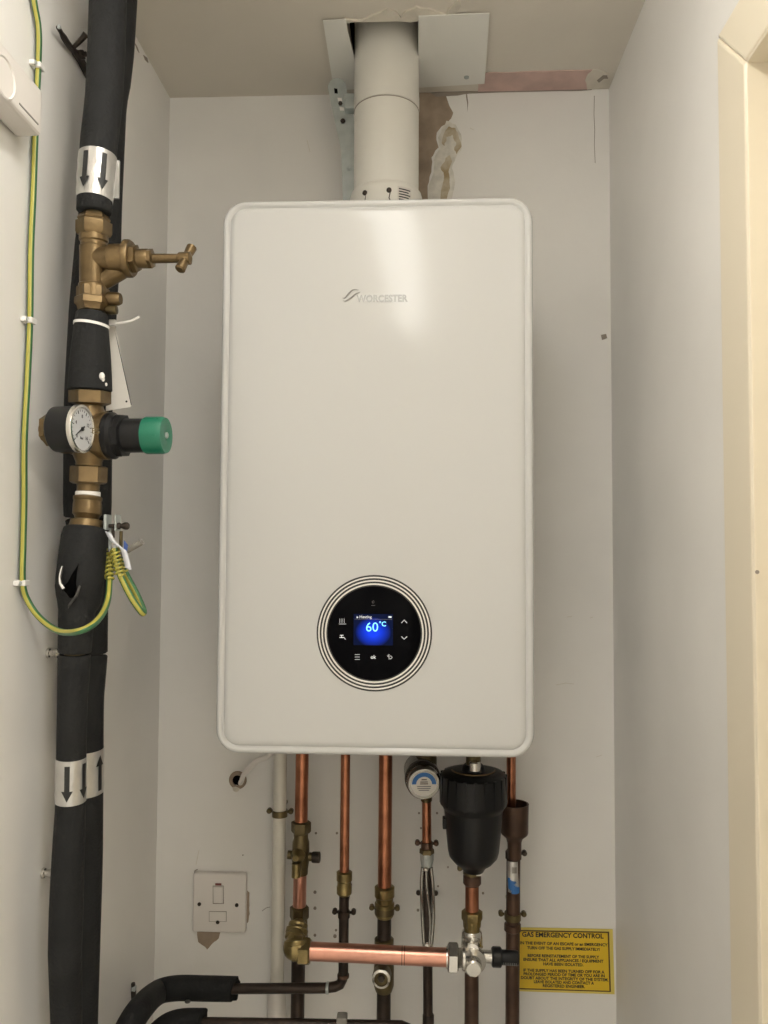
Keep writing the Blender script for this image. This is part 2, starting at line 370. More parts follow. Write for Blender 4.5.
strokes('up_button', [[(401.5,623),(404.2,620),(407,623)]], .0005)
strokes('down_button', [[(401.5,636.5),(404.2,639.3),(407,636.5)]], .0005)
strokes('menu_button', [[(354.8,y),(359.8,y)] for y in (654.6,657,659.4)], .00026)
strokes('radiator_button', [[(x,618.6),(x,623)] for x in (339.8,342,344.2)]+[[(339,624),(346,624)]], .00028)
strokes('tap_button', [[(339.5,637.5),(344,637.5),(345.5,639.5)],[(341.6,635.5),(341.6,637.5)],[(340,635.3),(343.4,635.3)]], .0005)
strokes('back_button', [[(388,656),(391,656),(392.3,657.3),(391,658.8),(388.5,658.8)],[(389.4,654.2),(387.4,656),(389.4,657.8)]], .00028)
text('ok_button', 'ok', .0062, at(373.2, 657.2, Y=DY-.0002), 'icon', bo, bold=.0001)
strokes('person_icon', [[(372,602),(373.2,600.5),(374.4,602),(373.2,603.2),(372,602)],[(371.2,605.4),(375.2,605.4)]], .0003, 'dim')
text('logo_lettering', 'WORCESTER', .0124, bp(382, 298.8, -.3102), 'letter', bo, width=52*S, bold=.00045, th=.0012)
mb = MB()
for dx, dy in ((0, 0), (2.6, 4.2)):
    pts = smoothpath([bp(342.5+dx*.2, 297.8+dy*.7), bp(345+dx*.4, 298+dy*.7), bp(349+dx, 293.5+dy), bp(353+dx, 290+dy), bp(358.5+dx*.7, 290+dy*.5)], 5)
    mb.tube(pts, [.0004+.0007*math.sin(PI*i/(len(pts)-1)) for i in range(len(pts))], 6)
mb.build('logo_swoosh', 'letter', bo)

# ------------------------------------------------------------------ flue
FC = V((.3795, -.100, 0)); fz0 = BZ+BH
fu = thing('flue_pipe', 'round white flue rising from the top of the boiler through the ceiling', 'flue pipe', (FC.x, FC.y, fz0))
zs = at(386, 95, Y=-.15).z
MB().lathe([(.057, 0), (.057, .088), (.0550, .096), (.0515, .099), (0, .099)], (FC.x, FC.y, fz0), seg=48).build('collar', 'flue', fu)
MB().lathe([(.0508, .05), (.0508, zs-fz0-.001), (.0500, zs-fz0)], (FC.x, FC.y, fz0), seg=48).build('lower_section', 'flue', fu)
MB().lathe([(.0500, -.002), (.0500, .0005), (.0516, .0010), (.0516, .022), (.0512, .024), (.0512, H-zs+.2)], (FC.x, FC.y, zs), seg=48).build('upper_section', 'flue', fu)
MB().lathe([(.0514, 0), (.0514, .0010)], (FC.x, FC.y, zs-.0012), seg=48).build('seam', 'crack', fu)
vd = V((0, -1, 0))
a0 = (at(408, 190, Y=-.15).x-FC.x)
st = MB(); arc_strip(st, (FC.x, FC.y, fz0+.064), (0,0,1), vd, .0574, [(0, .020, .044), (.024, .020, .044)])
lb = st.build('label_sticker', 'card', fu)
for k in range(5):
    ml = MB(); arc_strip(ml, (FC.x, FC.y, fz0+.067+.004*k), (0,0,1), vd, .0576, [(0, .022, .042-.003*(k % 2)), (.0018, .022, .042-.003*(k % 2))]); ml.build('print_line', 'ink', lb)
for th in (-.55, .12):
    d_ = V((math.sin(th), -math.cos(th), 0)); MB().lathe([(.004, 0), (.0038, .002), (.0015, .003), (0, .003)], V((FC.x, FC.y, fz0+.080))+d_*.0566, d_, 14).build('screw', 'dark', fu)
    mb = MB(); mb.tube([V((FC.x, FC.y, fz0+.078))+d_*.0572+V((.002, 0, 0)), V((FC.x, FC.y, fz0+.068))+d_*.0572, V((FC.x, FC.y, fz0+.058))+d_*.0572+V((.006, 0, 0))], .0008, 6); mb.build('scuff_mark', 'dark', fu)
# sheet metal plates under the ceiling
def cplate(poly, label, th=.0014, z=H):
    return tag(MB().slab([at(x, y, Z=z) for x, y in poly], (0, 0, -1), th).build('ceiling_plate', 'plate', smooth=False), label, 'metal plate', 'sheet metal plates around the flue')
cp1 = cplate([(323,20),(346,18.5),(347.5,30),(351,44),(354,56),(360,88),(334,90)], 'narrow grey sheet metal plate on the ceiling left of the flue', z=H-.003)
cp2 = cplate([(418.5,15.5),(489.5,12.5),(484.5,83),(418,87)], 'wide square grey metal plate with one screw on the ceiling right of the flue', z=H-.003)
p = at(466.5, 77, Z=H-.0044); MB().lathe([(.0042, 0), (.004, .0016), (.002, .003), (0, .0032)], p, (0,0,-1), 16).build('screw', 'steel', cp2)
# galvanised strap beside the flue
sb = thing('flue_bracket', 'grey galvanised slotted strap bracket with bolts left of the flue', 'bracket', at(345, 190, Y=-.02))
YS = -.062
arcp = [(337.2+9.3*math.cos(a), 88+9.3*math.sin(a)) for a in [PI+PI*i/10 for i in range(11)]]
MB().slab([at(x, y, Y=YS) for x, y in arcp+[(346.8,92),(352,104),(358,150),(341.3,151),(338,136),(332.8,112)]], (0,-1,0), .0018).build('slotted_strap', 'steel', sb, smooth=False)
MB().slab([at(x, y, Y=YS) for x, y in [(341.3,151),(358,151),(358,206),(343.2,206)]], (0,-1,.0), .0022).build('lower_strap', 'steel', sb, smooth=False)
for x, y in ((335.8,91),):
    MB().slab([at(x+dx, y+dy, Y=YS-.0019) for dx, dy in ((-1.8,-2.8),(1.6,-2.2),(2.0,2.6),(-1.2,2.4))], (0,-1,0), .0003).build('slot', 'hole', sb, smooth=False)
for x, y in ((340,99.5),(342,109)):
    MB().slab([at(x+dx, y+dy, Y=YS-.0019) for dx, dy in ((-2.6,-1.8),(1.8,-1.4),(2.2,1.6),(-2.0,1.6))], (0,-1,0), .0004).build('slot', 'ptfe', sb, smooth=False)
for x, y, r_ in ((340.5,104,.0035),(343,121.5,.0042),(349.2,168.5,.0045)):
    p = at(x, y, Y=YS-.0018); MB().hexn(r_, p, (0,-1,0), 0, .003).lathe([(r_*.5, 0), (r_*.5, .006), (0, .0063)], p, (0,-1,0), 12).build('bolt', 'dark' if r_ < .0045 else 'steel', sb)
MB().lathe([(.0512, 0), (.0523, .0002), (.0523, .018), (.0512, .0182)], (FC.x, FC.y, at(352, 110, Y=-.1).z), seg=48, cap0=False, cap1=False)
MB().box((at(345, 100, Y=-.07).x, -.082, at(345, 112, Y=-.07).z), (at(356, 100, Y=-.07).x, -.062, at(345, 97, Y=-.07).z)).build('clamp_lug', 'steel', sb, smooth=False, bev=.002)

# ------------------------------------------------------------------ insulated pipes on the left wall
T1 = [(-60,112,38),(0,108,38),(50,106.5,38.5),(100,104,38),(147,98.5,38),(200,94.5,36),(215,94,36),(240,93.8,30),(300,93,30),(316,91.8,33),(330,91.2,36),(360,90.5,42),(390,90,46),(420,90,30),(480,88.5,30),(520,86.8,33),(530,84.8,46),(560,82,49),(585,79.5,49.5),(603,79,44),(609,77,38),(625,76,36),(653,74.5,34),(656,74.5,33.5),(700,72.5,31),(760,71.2,30.5),(807,70.5,31),(860,68,33.5),(910,66.3,35),(950,65,34.5),(1024,66.5,32),(1150,67,32)]
T2 = [(-60,119,42),(0,117,41),(50,114.5,40),(85,111,39),(100,107.5,39),(200,101.5,42),(240,98.5,46),(310,93,48),(400,88.5,49),(516,87.5,49),(522,88.5,42),(600,88.5,40),(652,88,40),(656,87.5,41),(700,84.5,39.5),(760,84.5,38.5),(860,84,38.5),(950,81.5,38),(1024,79.5,37.5),(1150,78,38)]
def A1(py): px, wd = interp(T1, py); p = at(px, py, X=.078-.028*py/1000); return p, rad(wd, p)
def A2(py): px, wd = interp(T2, py); p = at(px, py, X=.048-.018*py/1000); return p, rad(wd, p)
def run(A, y0, y1, step=14, k=1.0, ends=True):
    n = max(2, int(abs(y1-y0)/step)); P = []; R = []
    for i in range(n+1):
        p, r = A(y0+(y1-y0)*i/n); P.append(p); R.append(r*k)
    if ends:
        t0 = (P[1]-P[0]).normalized(); t1 = (P[-1]-P[-2]).normalized()
        P = [P[0]] + [P[0]+t0*.0015] + P[1:-1] + [P[-1]-t1*.0015] + [P[-1]]; R = [R[0]*.93, R[0]] + R[1:-1] + [R[-1], R[-1]*.93]
    return P, R
def sleeve(A, y0, y1, name, parent, k=1.0, m='foam', seg=28, seam=True):
    P, R = run(A, y0, y1, k=k); return MB().tube(P, R, seg).build(name, m, parent, ang=50)
def barepipe(A, y0, y1, parent, r=.011, m='brassd'):
    P, R = run(A, y0, y1, ends=False); return MB().tube(P, r, 20).build('pipe', m, parent)
def tape(A, y0, y1, parent, arrows, down=True, k=1.03):
    (p0, r0), (p1, r1) = A(y0), A(y1)
    ax = (p0-p1); Lh = ax.length; r = max(r0, r1)*k
    tp = MB().lathe([(r1*k, 0), (r1*k, .0005)] + [((r1+(r0-r1)*j/6)*k+.0006*(j % 2), Lh*j/6) for j in range(7)] + [(r0*k, Lh)], p1, ax, 32, cap0=False, cap1=False).build('flow_tape', 'foil', parent)
    tocam = (CAM-p1); tocam.z = 0
    for u in arrows:
        mb = MB(); hw, sw = .0062, .0028
        rows = [(.10*Lh, 0, 0), (.34*Lh, -hw, hw), (.34*Lh, -sw, sw), (.90*Lh, -sw, sw)]
        if not down: rows = [(Lh-v, a, b_) for v, a, b_ in rows]
        rows = [(v, a+u, b_+u) for v, a, b_ in rows]
        arc_strip(mb, p1, ax, tocam, r+.0008, rows[:2], 6); arc_strip(mb, p1, ax, tocam, r+.0008, rows[2:], 4)
        mb.build('flow_arrow', 'ink', tp, smooth=True)
    return tp

base = A1(210)[0]
ip = thing('insulated_pipe', 'black foam insulated pipe coming from the ceiling above the brass stop valve', 'pipe', base, 'foam insulated pipes on the left wall')
sleeve(A1, -60, 213, 'insulation', ip); barepipe(A1, 190, 234, ip)
tape(A1, 156, 201, ip, (-.0130, .0075))
st = MB(); pp, rr_ = A1(176); MB().box((pp.x+rr_*.75, pp.y+.010, at(113, 213, X=pp.x).z), (pp.x+rr_*1.12, pp.y+.013, at(113, 176, X=pp.x).z)).build('tape_tail', 'foil', ip, smooth=False)
# the pipe behind it
ip2 = thing('insulated_pipe', 'long black foam insulated pipe nearest the corner, behind the valves and gauge', 'pipe', (A2(1150)[0].x, A2(1150)[0].y, 0), 'foam insulated pipes on the left wall')
sleeve(A2, -60, 517, 'insulation', ip2); sleeve(A2, 519, 653, 'insulation', ip2)
P, R = run(A2, 654.5, 1150); P.append(V((P[-1].x, P[-1].y, 0))); R.append(R[-2]); MB().tube(P[:-2]+[P[-1]], R[:-2]+[R[-1]], 28).build('insulation', 'foam', ip2, ang=50)
barepipe(A2, 500, 700, ip2)
tape(A2, 748, 792, ip2, (.0200,), down=False)

# brass stop valve
d1 = V((1, -.03, -.015)).normalized()
sv = thing('stop_valve', 'brass stop valve with small crutch handle between two foam sleeves', 'valve', A1(312)[0])
def on1(prof, name, m, parent, seg=28):      # (image row, half width in px) along the first pipe
    pts = []; rs = []
    for py, hw in prof:
        p, _ = A1(py); pts.append(p); rs.append(rad(2*hw, p))
    R = []
    x, y, a = frame(pts[-1]-pts[0], V((.4, -1, 0)))
    for p, r in zip(pts, rs):
        off = PI/6 if seg == 6 else 0
        R.append([p+(x*math.cos(off+2*PI*j/seg)+y*math.sin(off+2*PI*j/seg))*r for j in range(seg)])
    return MB().rings(R).build(name, m, parent)
on1([(234,13),(240,13.5),(246,13.5),(247,14.5),(284,14),(285,15),(300,15)], 'valve_body', 'brass', sv)
on1([(215,14.5),(219,17),(221,16),(222,18.5),(233,18.5),(236,16.5)], 'compression_nut', 'brass', sv, 6)
on1([(235,15),(241,15),(243,13)], 'neck', 'brass', sv)
on1([(288,16.5),(290,17),(298,17),(299,18.6),(305,18.6),(307,16),(311,14.5)], 'compression_nut', 'brass', sv, 6)
o, _ = A1(259)
def px2x(p, px): return (px-interp(T1, 256)[0])*(p-CAM).dot(fw)/F   # px to metres along +x near p
k1 = (o-CAM).dot(fw)/F
MB().lathe([(13*k1, 0), (13*k1, 17*k1), (13.2*k1, 17.5*k1), (14.3*k1, 18*k1), (14.5*k1, 30*k1), (14*k1, 36*k1)], o, d1).build('branch', 'brass', sv)
q = A1(287)[0]; dd = (o+d1*(32*k1)+V((0,.006,-5*k1)) - q)
MB().tube([q-dd*.1, q+dd*.4, q+dd*.8, q+dd*1.0], [8*k1, 9.5*k1, 10*k1, 9*k1], 24).build('angled_seat', 'brass', sv)
MB().lathe([(14*k1, 33*k1), (18.5*k1, 34*k1), (18.5*k1, 38*k1), (17*k1, 40*k1)], o, d1).build('bonnet_flange', 'brass', sv)
MB().hexn(14*k1, o, d1, 38*k1, 46*k1).build('bonnet_nut', 'brass', sv)
MB().lathe([(9.5*k1, 45*k1), (9.5*k1, 56*k1), (8*k1, 58*k1)], o, d1).build('bonnet', 'brass', sv)
MB().hexn(10*k1, o, d1, 56*k1, 61*k1).build('gland_nut', 'brass', sv)
MB().lathe([(5*k1, 60*k1), (4.6*k1, 64*k1), (4.4*k1, 86*k1), (6*k1, 88*k1), (6.4*k1, 99*k1), (0, 101*k1)], o, d1).build('spindle', 'brass', sv)
hc = o+d1*(94.5*k1); ht = (V((.22, .45, .85))).normalized()
MB().tube([hc-ht*17*k1, hc-ht*15.5*k1, hc-ht*10*k1, hc, hc+ht*10*k1, hc+ht*15.5*k1, hc+ht*17*k1], [3.5*k1, 5.2*k1, 4.9*k1, 4*k1, 4.9*k1, 5.2*k1, 3.5*k1], 18).build('crutch_handle', 'brass', sv)
q = A1(298)[0]+V((.021, .004, 0)); MB().lathe([(.0075, -.006), (.0075, .006), (.006, .009)], q, d1).build('drain_cap', 'brass', sv)
q = A1(309)[0]+V((.021, .004, 0)); MB().lathe([(.005, -.006), (.005, .005), (0, .006)], q, d1).build('drain_screw', 'brassd', sv)

# short flared sleeve with cable tie and card
ip3 = thing('insulated_pipe', 'short flared black foam sleeve between the stop valve and the gauge', 'pipe', A1(392)[0], 'foam insulated pipes on the left wall')
sleeve(A1, 313, 391, 'insulation', ip3); barepipe(A1, 305, 396, ip3)
p, r = A1(370); qv = p+V((.0, -1, 0))*0
td = (CAM-p); td.z = 0; td.normalize(); sd = V((-td.y, td.x, 0)); 
for du, dz, s_ in ((.0125, -.010, 1), (.0185, -.018, .45), (.014, -.013, .6)):
    c_ = p+td*(r*math.cos(du/r))*1.01+sd*(r*math.sin(du/r))*1.01+V((0,0,dz)); MB().sphere(c_, .0032*s_, 10, 6, sq=1.4).build('paint_spot', 'ptfe', ip3)
ct = thing('cable_tie', 'thin white cable tie strapped round the short flared foam sleeve', 'cable tie', A1(326)[0])
p, r = A1(324.5)
MB().lathe([(r*1.00, -.0015), (r*1.05, -.0015), (r*1.05, .0015), (r*1.00, .0015)], p+V((0,0,-.001)), (.1, .0, 1), 32, cap0=False, cap1=False).build('strap', 'ptfe', ct)
hd = at(113, 323, X=p.x+r*.85); MB().obox(hd, (1,0,0), (0,1,0), (0,0,1), .004, .003, .0035).build('head', 'ptfe', ct, smooth=False, bev=.001)
MB().tube(smoothpath([hd, at(121, 323, Y=hd.y), at(131, 321, Y=hd.y), at(139.5, 316.5, Y=hd.y)], 6), .0014, 6).build('tail', 'ptfe', ct)
yc = hd.y+.014
tgc = thing('card_tag', 'blank white card tag hanging from the cable tie behind the foam sleeve', 'tag', at(118, 408, Y=yc))
MB().slab([at(x, y, Y=yc) for x, y in ((108,326),(115.5,326),(131.2,405),(131.2,407),(106,411))], (0,-1,0), .0006).build('card', 'card', tgc, smooth=False)
p = at(126.5, 401.5, Y=yc-.0008); MB().lathe([(.0012, 0), (.0012, .0003), (0, .0003)], p, (0,-1,0), 10).build('punched_hole', 'hole', tgc)
MB().tube([at(113, 322, Y=yc), at(122, 362, Y=yc-.0006), at(131.3, 405, Y=yc-.0006)], .0005, 6).build('card_edge', 'ink', tgc)

# pressure reducing valve
pv = thing('pressure_reducing_valve', 'brass pressure reducing valve with round dial gauge and green ended black knob', 'valve', A1(525)[0])
on1([(390,18),(391,21.5),(403,21.5),(405,17)], 'union_nut', 'brass', pv, 6)
on1([(403,13),(408,14),(412,16),(455,16.5),(462,13.5),(469,13.5)], 'valve_body', 'brass', pv)
on1([(466,17),(467,19),(482,19),(484,16)], 'union_nut', 'brass', pv, 6)
on1([(482,12.5),(486,11.5),(498,11.5)], 'neck', 'brass', pv)
on1([(491.5,12.2),(492,12.8),(496.5,12.8),(497,12.2)], 'thread_tape', 'ptfe', pv)
on1([(496,13),(497,14.8),(500,14.8),(501,14),(503,14.6),(514,15),(516,13),(519,12),(520,16.5),(527,17),(528,15)], 'coupling', 'brass', pv)
o, _ = A1(436); o = o+V((.004,0,0)); k2 = (o-CAM).dot(fw)/F
d2 = V((1, -.05, 0)).normalized()
MB().lathe([(16*k2, -30*k2), (19*k2, -20*k2), (20*k2, -4*k2), (22*k2, 4*k2), (24*k2, 11*k2), (24*k2, 16*k2), (21*k2, 18*k2)], o, d2, 32).build('spring_chamber', 'brass', pv)
MB().lathe([(22.5*k2, 15*k2), (23.5*k2, 17*k2), (23.5*k2, 22*k2), (21*k2, 25*k2), (21*k2, 28*k2)], o, d2, 32).build('knob_flange', 'plastic', pv)
MB().hexn(22*k2, o, d2, 26*k2, 34*k2, seg=8).build('knob_collar', 'plastic', pv)
MB().lathe([(17*k2, 32*k2), (17*k2, 54*k2), (18*k2, 55*k2), (17.6*k2, 56*k2)], o, d2, 32).build('knob_barrel', 'plastic', pv)
kb = MB().lathe([(18*k2, 54.5*k2), (18.6*k2, 56*k2), (18.6*k2, 72*k2), (17.4*k2, 75.5*k2), (7*k2, 76*k2), (5*k2, 75*k2), (0, 75*k2)], o, d2, 32).build('knob_cap', 'green', pv)
MB().hexn(3.2*k2, o, d2, 74.5*k2, 77*k2).build('centre_screw', 'steel', kb)
for th in (.6, 1.7, 2.8, 3.9, 5.0):
    x, y, a = frame(d2, (0,0,1)); MB().obox(o+d2*64*k2+(x*math.cos(th)+y*math.sin(th))*18.6*k2, d2, x*math.cos(th)+y*math.sin(th), -x*math.sin(th)+y*math.cos(th), 7.5*k2, .0007, .0012).build('grip_rib', 'green', kb, smooth=False)
text('valve_mark', 'E5', .0085, at(100.5, 433, X=o.x+.028)+V((.0,-.012,0)), 'brassd', pv, xdir=(.8,.5,0), th=.002)
# the gauge, nearer to the camera than the valve
GY = o.y-.050
gf = at(81.5, 429, Y=GY); gk = (gf-CAM).dot(fw)/F; gn = V((1, -.10, 0)).normalized()
ga = thing('pressure_gauge', 'round dial pressure gauge in a black case on the left of the reducing valve', 'gauge', gf-V((.02,0,.027)))
gr_ = 24.0*gk
back = -.030
MB().lathe([(gr_*.86, back), (gr_*.95, back+.002), (gr_*.97, -.004), (gr_*.97, -.001)], gf, gn, 40).build('case', 'plastic', ga)
MB().lathe([(gr_*.9, -.002), (gr_*1.02, -.003), (gr_*1.04, 0), (gr_*1.0, .002), (gr_*.90, .0022), (gr_*.88, .0006)], gf, gn, 40, cap0=False, cap1=False).build('rim', 'chrome', ga)
df = MB().lathe([(gr_*.9, -.001), (gr_*.9, .0004), (0, .0004)], gf, gn, 40).build('dial', 'dial', ga)
gx, gy, _ = frame(gn, (0,0,1)); gx = -gy.copy() if False else gy; gz = V((0,0,1)) # gy is sideways on the dial
side = gn.cross(V((0,0,1))).normalized()*-1          # points towards the picture's right-hand side of the dial
gc = gf+gn*.0006
def dpt(a, r): return gc+V((0,0,1))*math.cos(a)*r*gr_+side*math.sin(a)*r*gr_
mb = MB()
for i in range(21):
    a = -2.3+4.6*i/20; mb.tube([dpt(a, .66 if i % 4 == 0 else .72), dpt(a, .80)], .00028 if i % 4 else .0005, 5)
mb.build('tick_marks', 'tick', df)
for i, s_ in ((0,'0'),(1,'4'),(2,'8'),(3,'12'),(4,'16')):
    a = -2.3+4.6*i/4; text('dial_number', s_, .0055, dpt(a, .52), 'tick', df, xdir=side, th=.0003)
text('dial_unit', 'bar', .0045, dpt(PI, .38), 'tick', df, xdir=side, th=.0003)
MB().tube([dpt(-2.15+PI, .22), dpt(0,0), dpt(-2.15, .60)], [.0009, .0011, .0003], 6).lathe([(.0022, 0), (.0022, .0015), (0, .0016)], gc, gn, 14).build('needle', 'ink', ga)
# brass arm behind the gauge
bk = gf+gn*back
MB().tube([bk+gn*.004, bk-gn*.010], [.010, .010], 18).tube(smoothpath([bk-gn*.006+V((0,0,-.002)), bk+V((-.001,.022,-.010)), o-d2*20*k2+V((-.002,-.004,-.006)), o-d2*10*k2], 5), .0125, 20).build('gauge_arm', 'brass', pv)
MB().hexn(.0175, bk-gn*.002, -gn, .001, .008).build('gauge_boss', 'brass', pv)
MB().lathe([(.012, .006), (.012, .009), (.008, .010), (.007, .013), (0, .0135)], bk-gn*.002, -gn, 20).build('blanking_plug', 'brass', pv)

# lower insulated pipe
ip4 = thing('insulated_pipe', 'black foam insulated pipe below the gauge with a ragged split in its wrap', 'pipe', (A1(1150)[0].x, A1(1150)[0].y, 0), 'foam insulated pipes on the left wall')
P, R = run(A1, 528, 653, 8)
iw = MB().tube(P, R, 32).build('insulation', 'foam', ip4, ang=50)
P, R = run(A1, 654.5, 1150); MB().tube(P[:-2]+[V((P[-1].x, P[-1].y, 0))], R[:-2]+[R[-2]], 28).build('insulation', 'foam', ip4, ang=50)
barepipe(A1, 545, 700, ip4)
tape(A1, 757, 801, ip4, (-.004, .0155))
def onskin(px, py, lift=.0006):          # point on the wrap's surface facing the camera at that pixel
    d = ray(px, py).normalized(); c_, r = A1(py)
    oc = CAM-c_; a = d.x*d.x+d.y*d.y; b_ = oc.x*d.x+oc.y*d.y; cc = oc.x**2+oc.y**2-(r+lift)**2
    D = b_*b_-a*cc
    return CAM+d*((-b_-math.sqrt(max(D, 0)))/a)
def skinpatch(name, poly, m, parent, lift):
    pts = []
    for i in range(len(poly)):
        a = V(poly[i]); b_ = V(poly[(i+1) % len(poly)])
        for k in range(3): pts.append(a.lerp(b_, k/3))
    c0 = sum(pts, V((0,0)))/len(pts)
    mb = MB(); n = len(pts); V3 = [onskin(c0.x, c0.y, lift)]
    for f_ in (.5, 1.0): V3 += [onskin(*(c0.lerp(q_, f_)), lift if f_ < 1 else lift*.2) for q_ in pts]
    mb.v = [tuple(p) for p in V3]
    for j in range(n):
        k = (j+1) % n; mb.face((0, 1+j, 1+k)); mb.face((1+j, 1+n+j, 1+n+k, 1+k))
    return mb.build(name, m, parent)
skinpatch('split', [(79,563),(77,572),(76,584),(78,592),(75,597),(70,598),(66,593),(62,588),(68,582),(72,574)], 'hole', iw, .0038)
skinpatch('torn_edge', [(62,566),(63.5,566),(61,577),(60.5,583),(64,588),(61,590),(58,584),(58.5,575)], 'foamin', iw, .0048)
skinpatch('torn_edge', [(79,585),(81,586),(78,596),(71,605),(68,609),(68,605),(73,598),(77,592)], 'foamin', iw, .0048)
q = [onskin(62,566,.004), onskin(59.8,575,.0045), onskin(60.2,583,.005), onskin(63.5,588.5,.005)]
MB().tube(smoothpath(q, 5), [.0004+.0011*i/15 for i in range(16)], 8).build('torn_edge', 'ptfe', iw)

# ------------------------------------------------------------------ earth cables and clamp
def two(j, seg=16): return 0 if (j+2) % 8 < 3 else 1
ec = MB()
pts = [(32,-30,.006),(34,0,.006),(38.5,28,.006),(38.5,60,.006),(35.5,130,.006),(33.5,190,.006),(31,250,.006),(30,321,.006),(27.5,380,.006),(24.5,440,.006),(24.2,500,.006),(23.3,540,.006),(22.8,583,.007),(29,603,.012),(42,620,.03),(60,631.5,.062),(80,631,.098),(97,621,.106),(107,603,.1),(109.5,580,.092),(109.3,556,.085)]
path = smoothpath([at(x, y, X=X) for x, y, X in pts], 8)
ecx = thing('earth_cable', 'long green and yellow earth cable clipped down the left wall to the clamp', 'cable', at(22.8, 583, X=.007), 'green and yellow earth cables')
MB().tube(path, .0034, 16, mi=two).build('sheath', ['yel', 'grn'], ecx)
CC = at(109, 556, X=.085)
def coil(mb, a, b_, r, turns):
    n = turns*10; d = (b_-a); x, y, _ = frame(d)
    mb.tube([a+d*i/n+(x*math.cos(2*PI*i/10)+y*math.sin(2*PI*i/10))*r for i in range(n+1)], .0013, 6)
cb = MB(); coil(cb, at(109.3, 580, X=.092), at(109.3, 551, X=.085), .0046, 7); cb.build('coil_wrap', 'yel', ecx)
ec2 = thing('earth_cable', 'short looped green and yellow earth cable hanging free from the clamp', 'cable', at(143, 614, Y=-.47), 'green and yellow earth cables')
Yc = at(114, 550, X=.095).y
lp = smoothpath([at(x, y, Y=Yc+dy) for x, y, dy in ((114,548,0),(116,562,0),(121,577,0),(131,597,0),(140.5,611,.003),(143.4,613,.008),(143,609,.013),(137,595,.014),(128,578,.014),(122.5,566,.014),(121,550,.014))], 7)
MB().tube(lp, .0036, 16, mi=two).build('sheath', ['yel', 'grn'], ec2)
cb = MB(); coil(cb, at(114.5, 550, Y=Yc), at(120.5, 576, Y=Yc), .0044, 7); coil(cb, at(121, 548, Y=Yc+.014), at(123.5, 572, Y=Yc+.014), .0044, 6); cb.build('coil_wrap', 'yel', ec2)
# clamp: strap, lugs and screw
cl = thing('earth_clamp', 'steel earth clamp with a long screw and paper flags beside the lower pipe', 'clamp', at(112, 545, Y=Yc))
MB().box(tuple(at(103, 530, Y=Yc-.004)), tuple(at(112, 515, Y=Yc+.012))).build('strap', 'steel', cl, smooth=False, bev=.001)
MB().box(tuple(at(115.5, 531, Y=Yc-.002)), tuple(at(120, 515, Y=Yc+.014))).build('lug', 'steel', cl, smooth=False, bev=.001)
s0, s1 = at(101, 526, Y=Yc+.004), at(124, 526, Y=Yc+.004)
MB().tube([s0, s1], .0024, 10).hexn(.0038, s1, (1,0,0), -.010, -.004).lathe([(.0020, -.004), (.0042, .001), (.0042, .004), (.003, .0055), (0, .0058)], s1, (1,0,0), 18).build('clamp_screw', 'dark', cl)
for x, y0, y1, m in ((110,531,550,'steel'),(115,545,553,'clear'),(121,531,549,'brassd'),(113,528,538,'dark')):
    MB().box(tuple(at(x-2.2, y1, Y=Yc+.001)), tuple(at(x+2.2, y0, Y=Yc+.005))).build('crimp_terminal', m, cl, smooth=False, bev=.0008)
fl_ = smoothpath([at(x, y, Y=Yc-.006) for x, y in ((108,532),(113,541),(120,547),(124,551),(127,562),(128.5,569))], 5)
mb = MB(); n = len(fl_)
for i, p in enumerate(fl_): wv = V((.0036, 0, -.0012)); mb.v += [tuple(p-wv), tuple(p+wv)]
for i in range(n-1): mb.face((2*i, 2*i+1, 2*i+3, 2*i+2))
fo = mb.build('paper_flag', 'clear', cl); so = fo.modifiers.new('solid', 'SOLIDIFY'); so.thickness = .0005
MB().slab([at(x, y, Y=Yc-.003) for x, y in ((124,540),(128,545),(126.5,556),(130,563),(129,568),(123.5,556))], (0,-1,0), .0006).build('blue_flag', 'lblue', cl, smooth=False)
tag(MB().tube([at(117, 556, Y=Yc+.010), at(129, 549.5, Y=Yc+.006), at(142, 542, Y=Yc+.004)], .0034, 12).build('cable_offcut', 'grey'), 'short grey cable end sticking out right of the earth clamp', 'cable')
for i, (px, py, X, lab) in enumerate(((38.5,67,.004,'white cable clip on the earth cable beside the white alarm box'),(30,321,.004,'white cable clip on the earth cable level with the stop valve'),(23,583,.004,'white cable clip low on the earth cable where it bends off the wall'))):
    p = at(px, py, X=.006); c_ = thing('cable_clip', lab, 'clip', p, 'white clips on the earth cable')
    MB().box((0.0002, p.y-.0060, p.z-.0032), (.0112, p.y+.0060, p.z+.0034)).build('saddle', 'ptfe', c_, smooth=False, bev=.0015)
    n_ = V((.008, p.y-.0085, p.z+.001)); MB().box((0.0002, p.y-.0110, p.z-.0028), (.0065, p.y-.0060, p.z+.0028)).build('nail_boss', 'ptfe', c_, smooth=False, bev=.001)
    MB().lathe([(.0014, .0062), (.0022, .0070), (.0022, .0078), (0, .008)], (0, p.y-.0085, p.z), (1,0,0), 10).build('nail', 'steel', c_)

# ------------------------------------------------------------------ white alarm box, top left
XB = .030
yb1 = at(43, 110, X=XB).y; zt = at(41, 88, X=XB).z; zb = at(41, 136, X=XB).z
ab = thing('alarm_box', 'white plastic box with a round button on the left wall, cut by the frame', 'alarm', (.015, yb1-.06, zb))
zt += .0
MB().box((0.0005, yb1-.125, zb), (XB, yb1, zt)).build('case', 'white', ab, smooth=False, bev=.005)
cbt = at(3.5, 77, X=XB+.0005)
MB().lathe([(.0205, -.0005), (.0205, .0012), (.0190, .0022), (.0180, .0012), (.0178, .0008), (0, .0010)], cbt, (1,0,0), 40).build('round_button', 'white', ab)
MB().box((XB-.0005, yb1-.050, zb+.008), (XB+.0006, yb1-.010, zb+.0095)).build('slot_line', 'grey', ab, smooth=False)

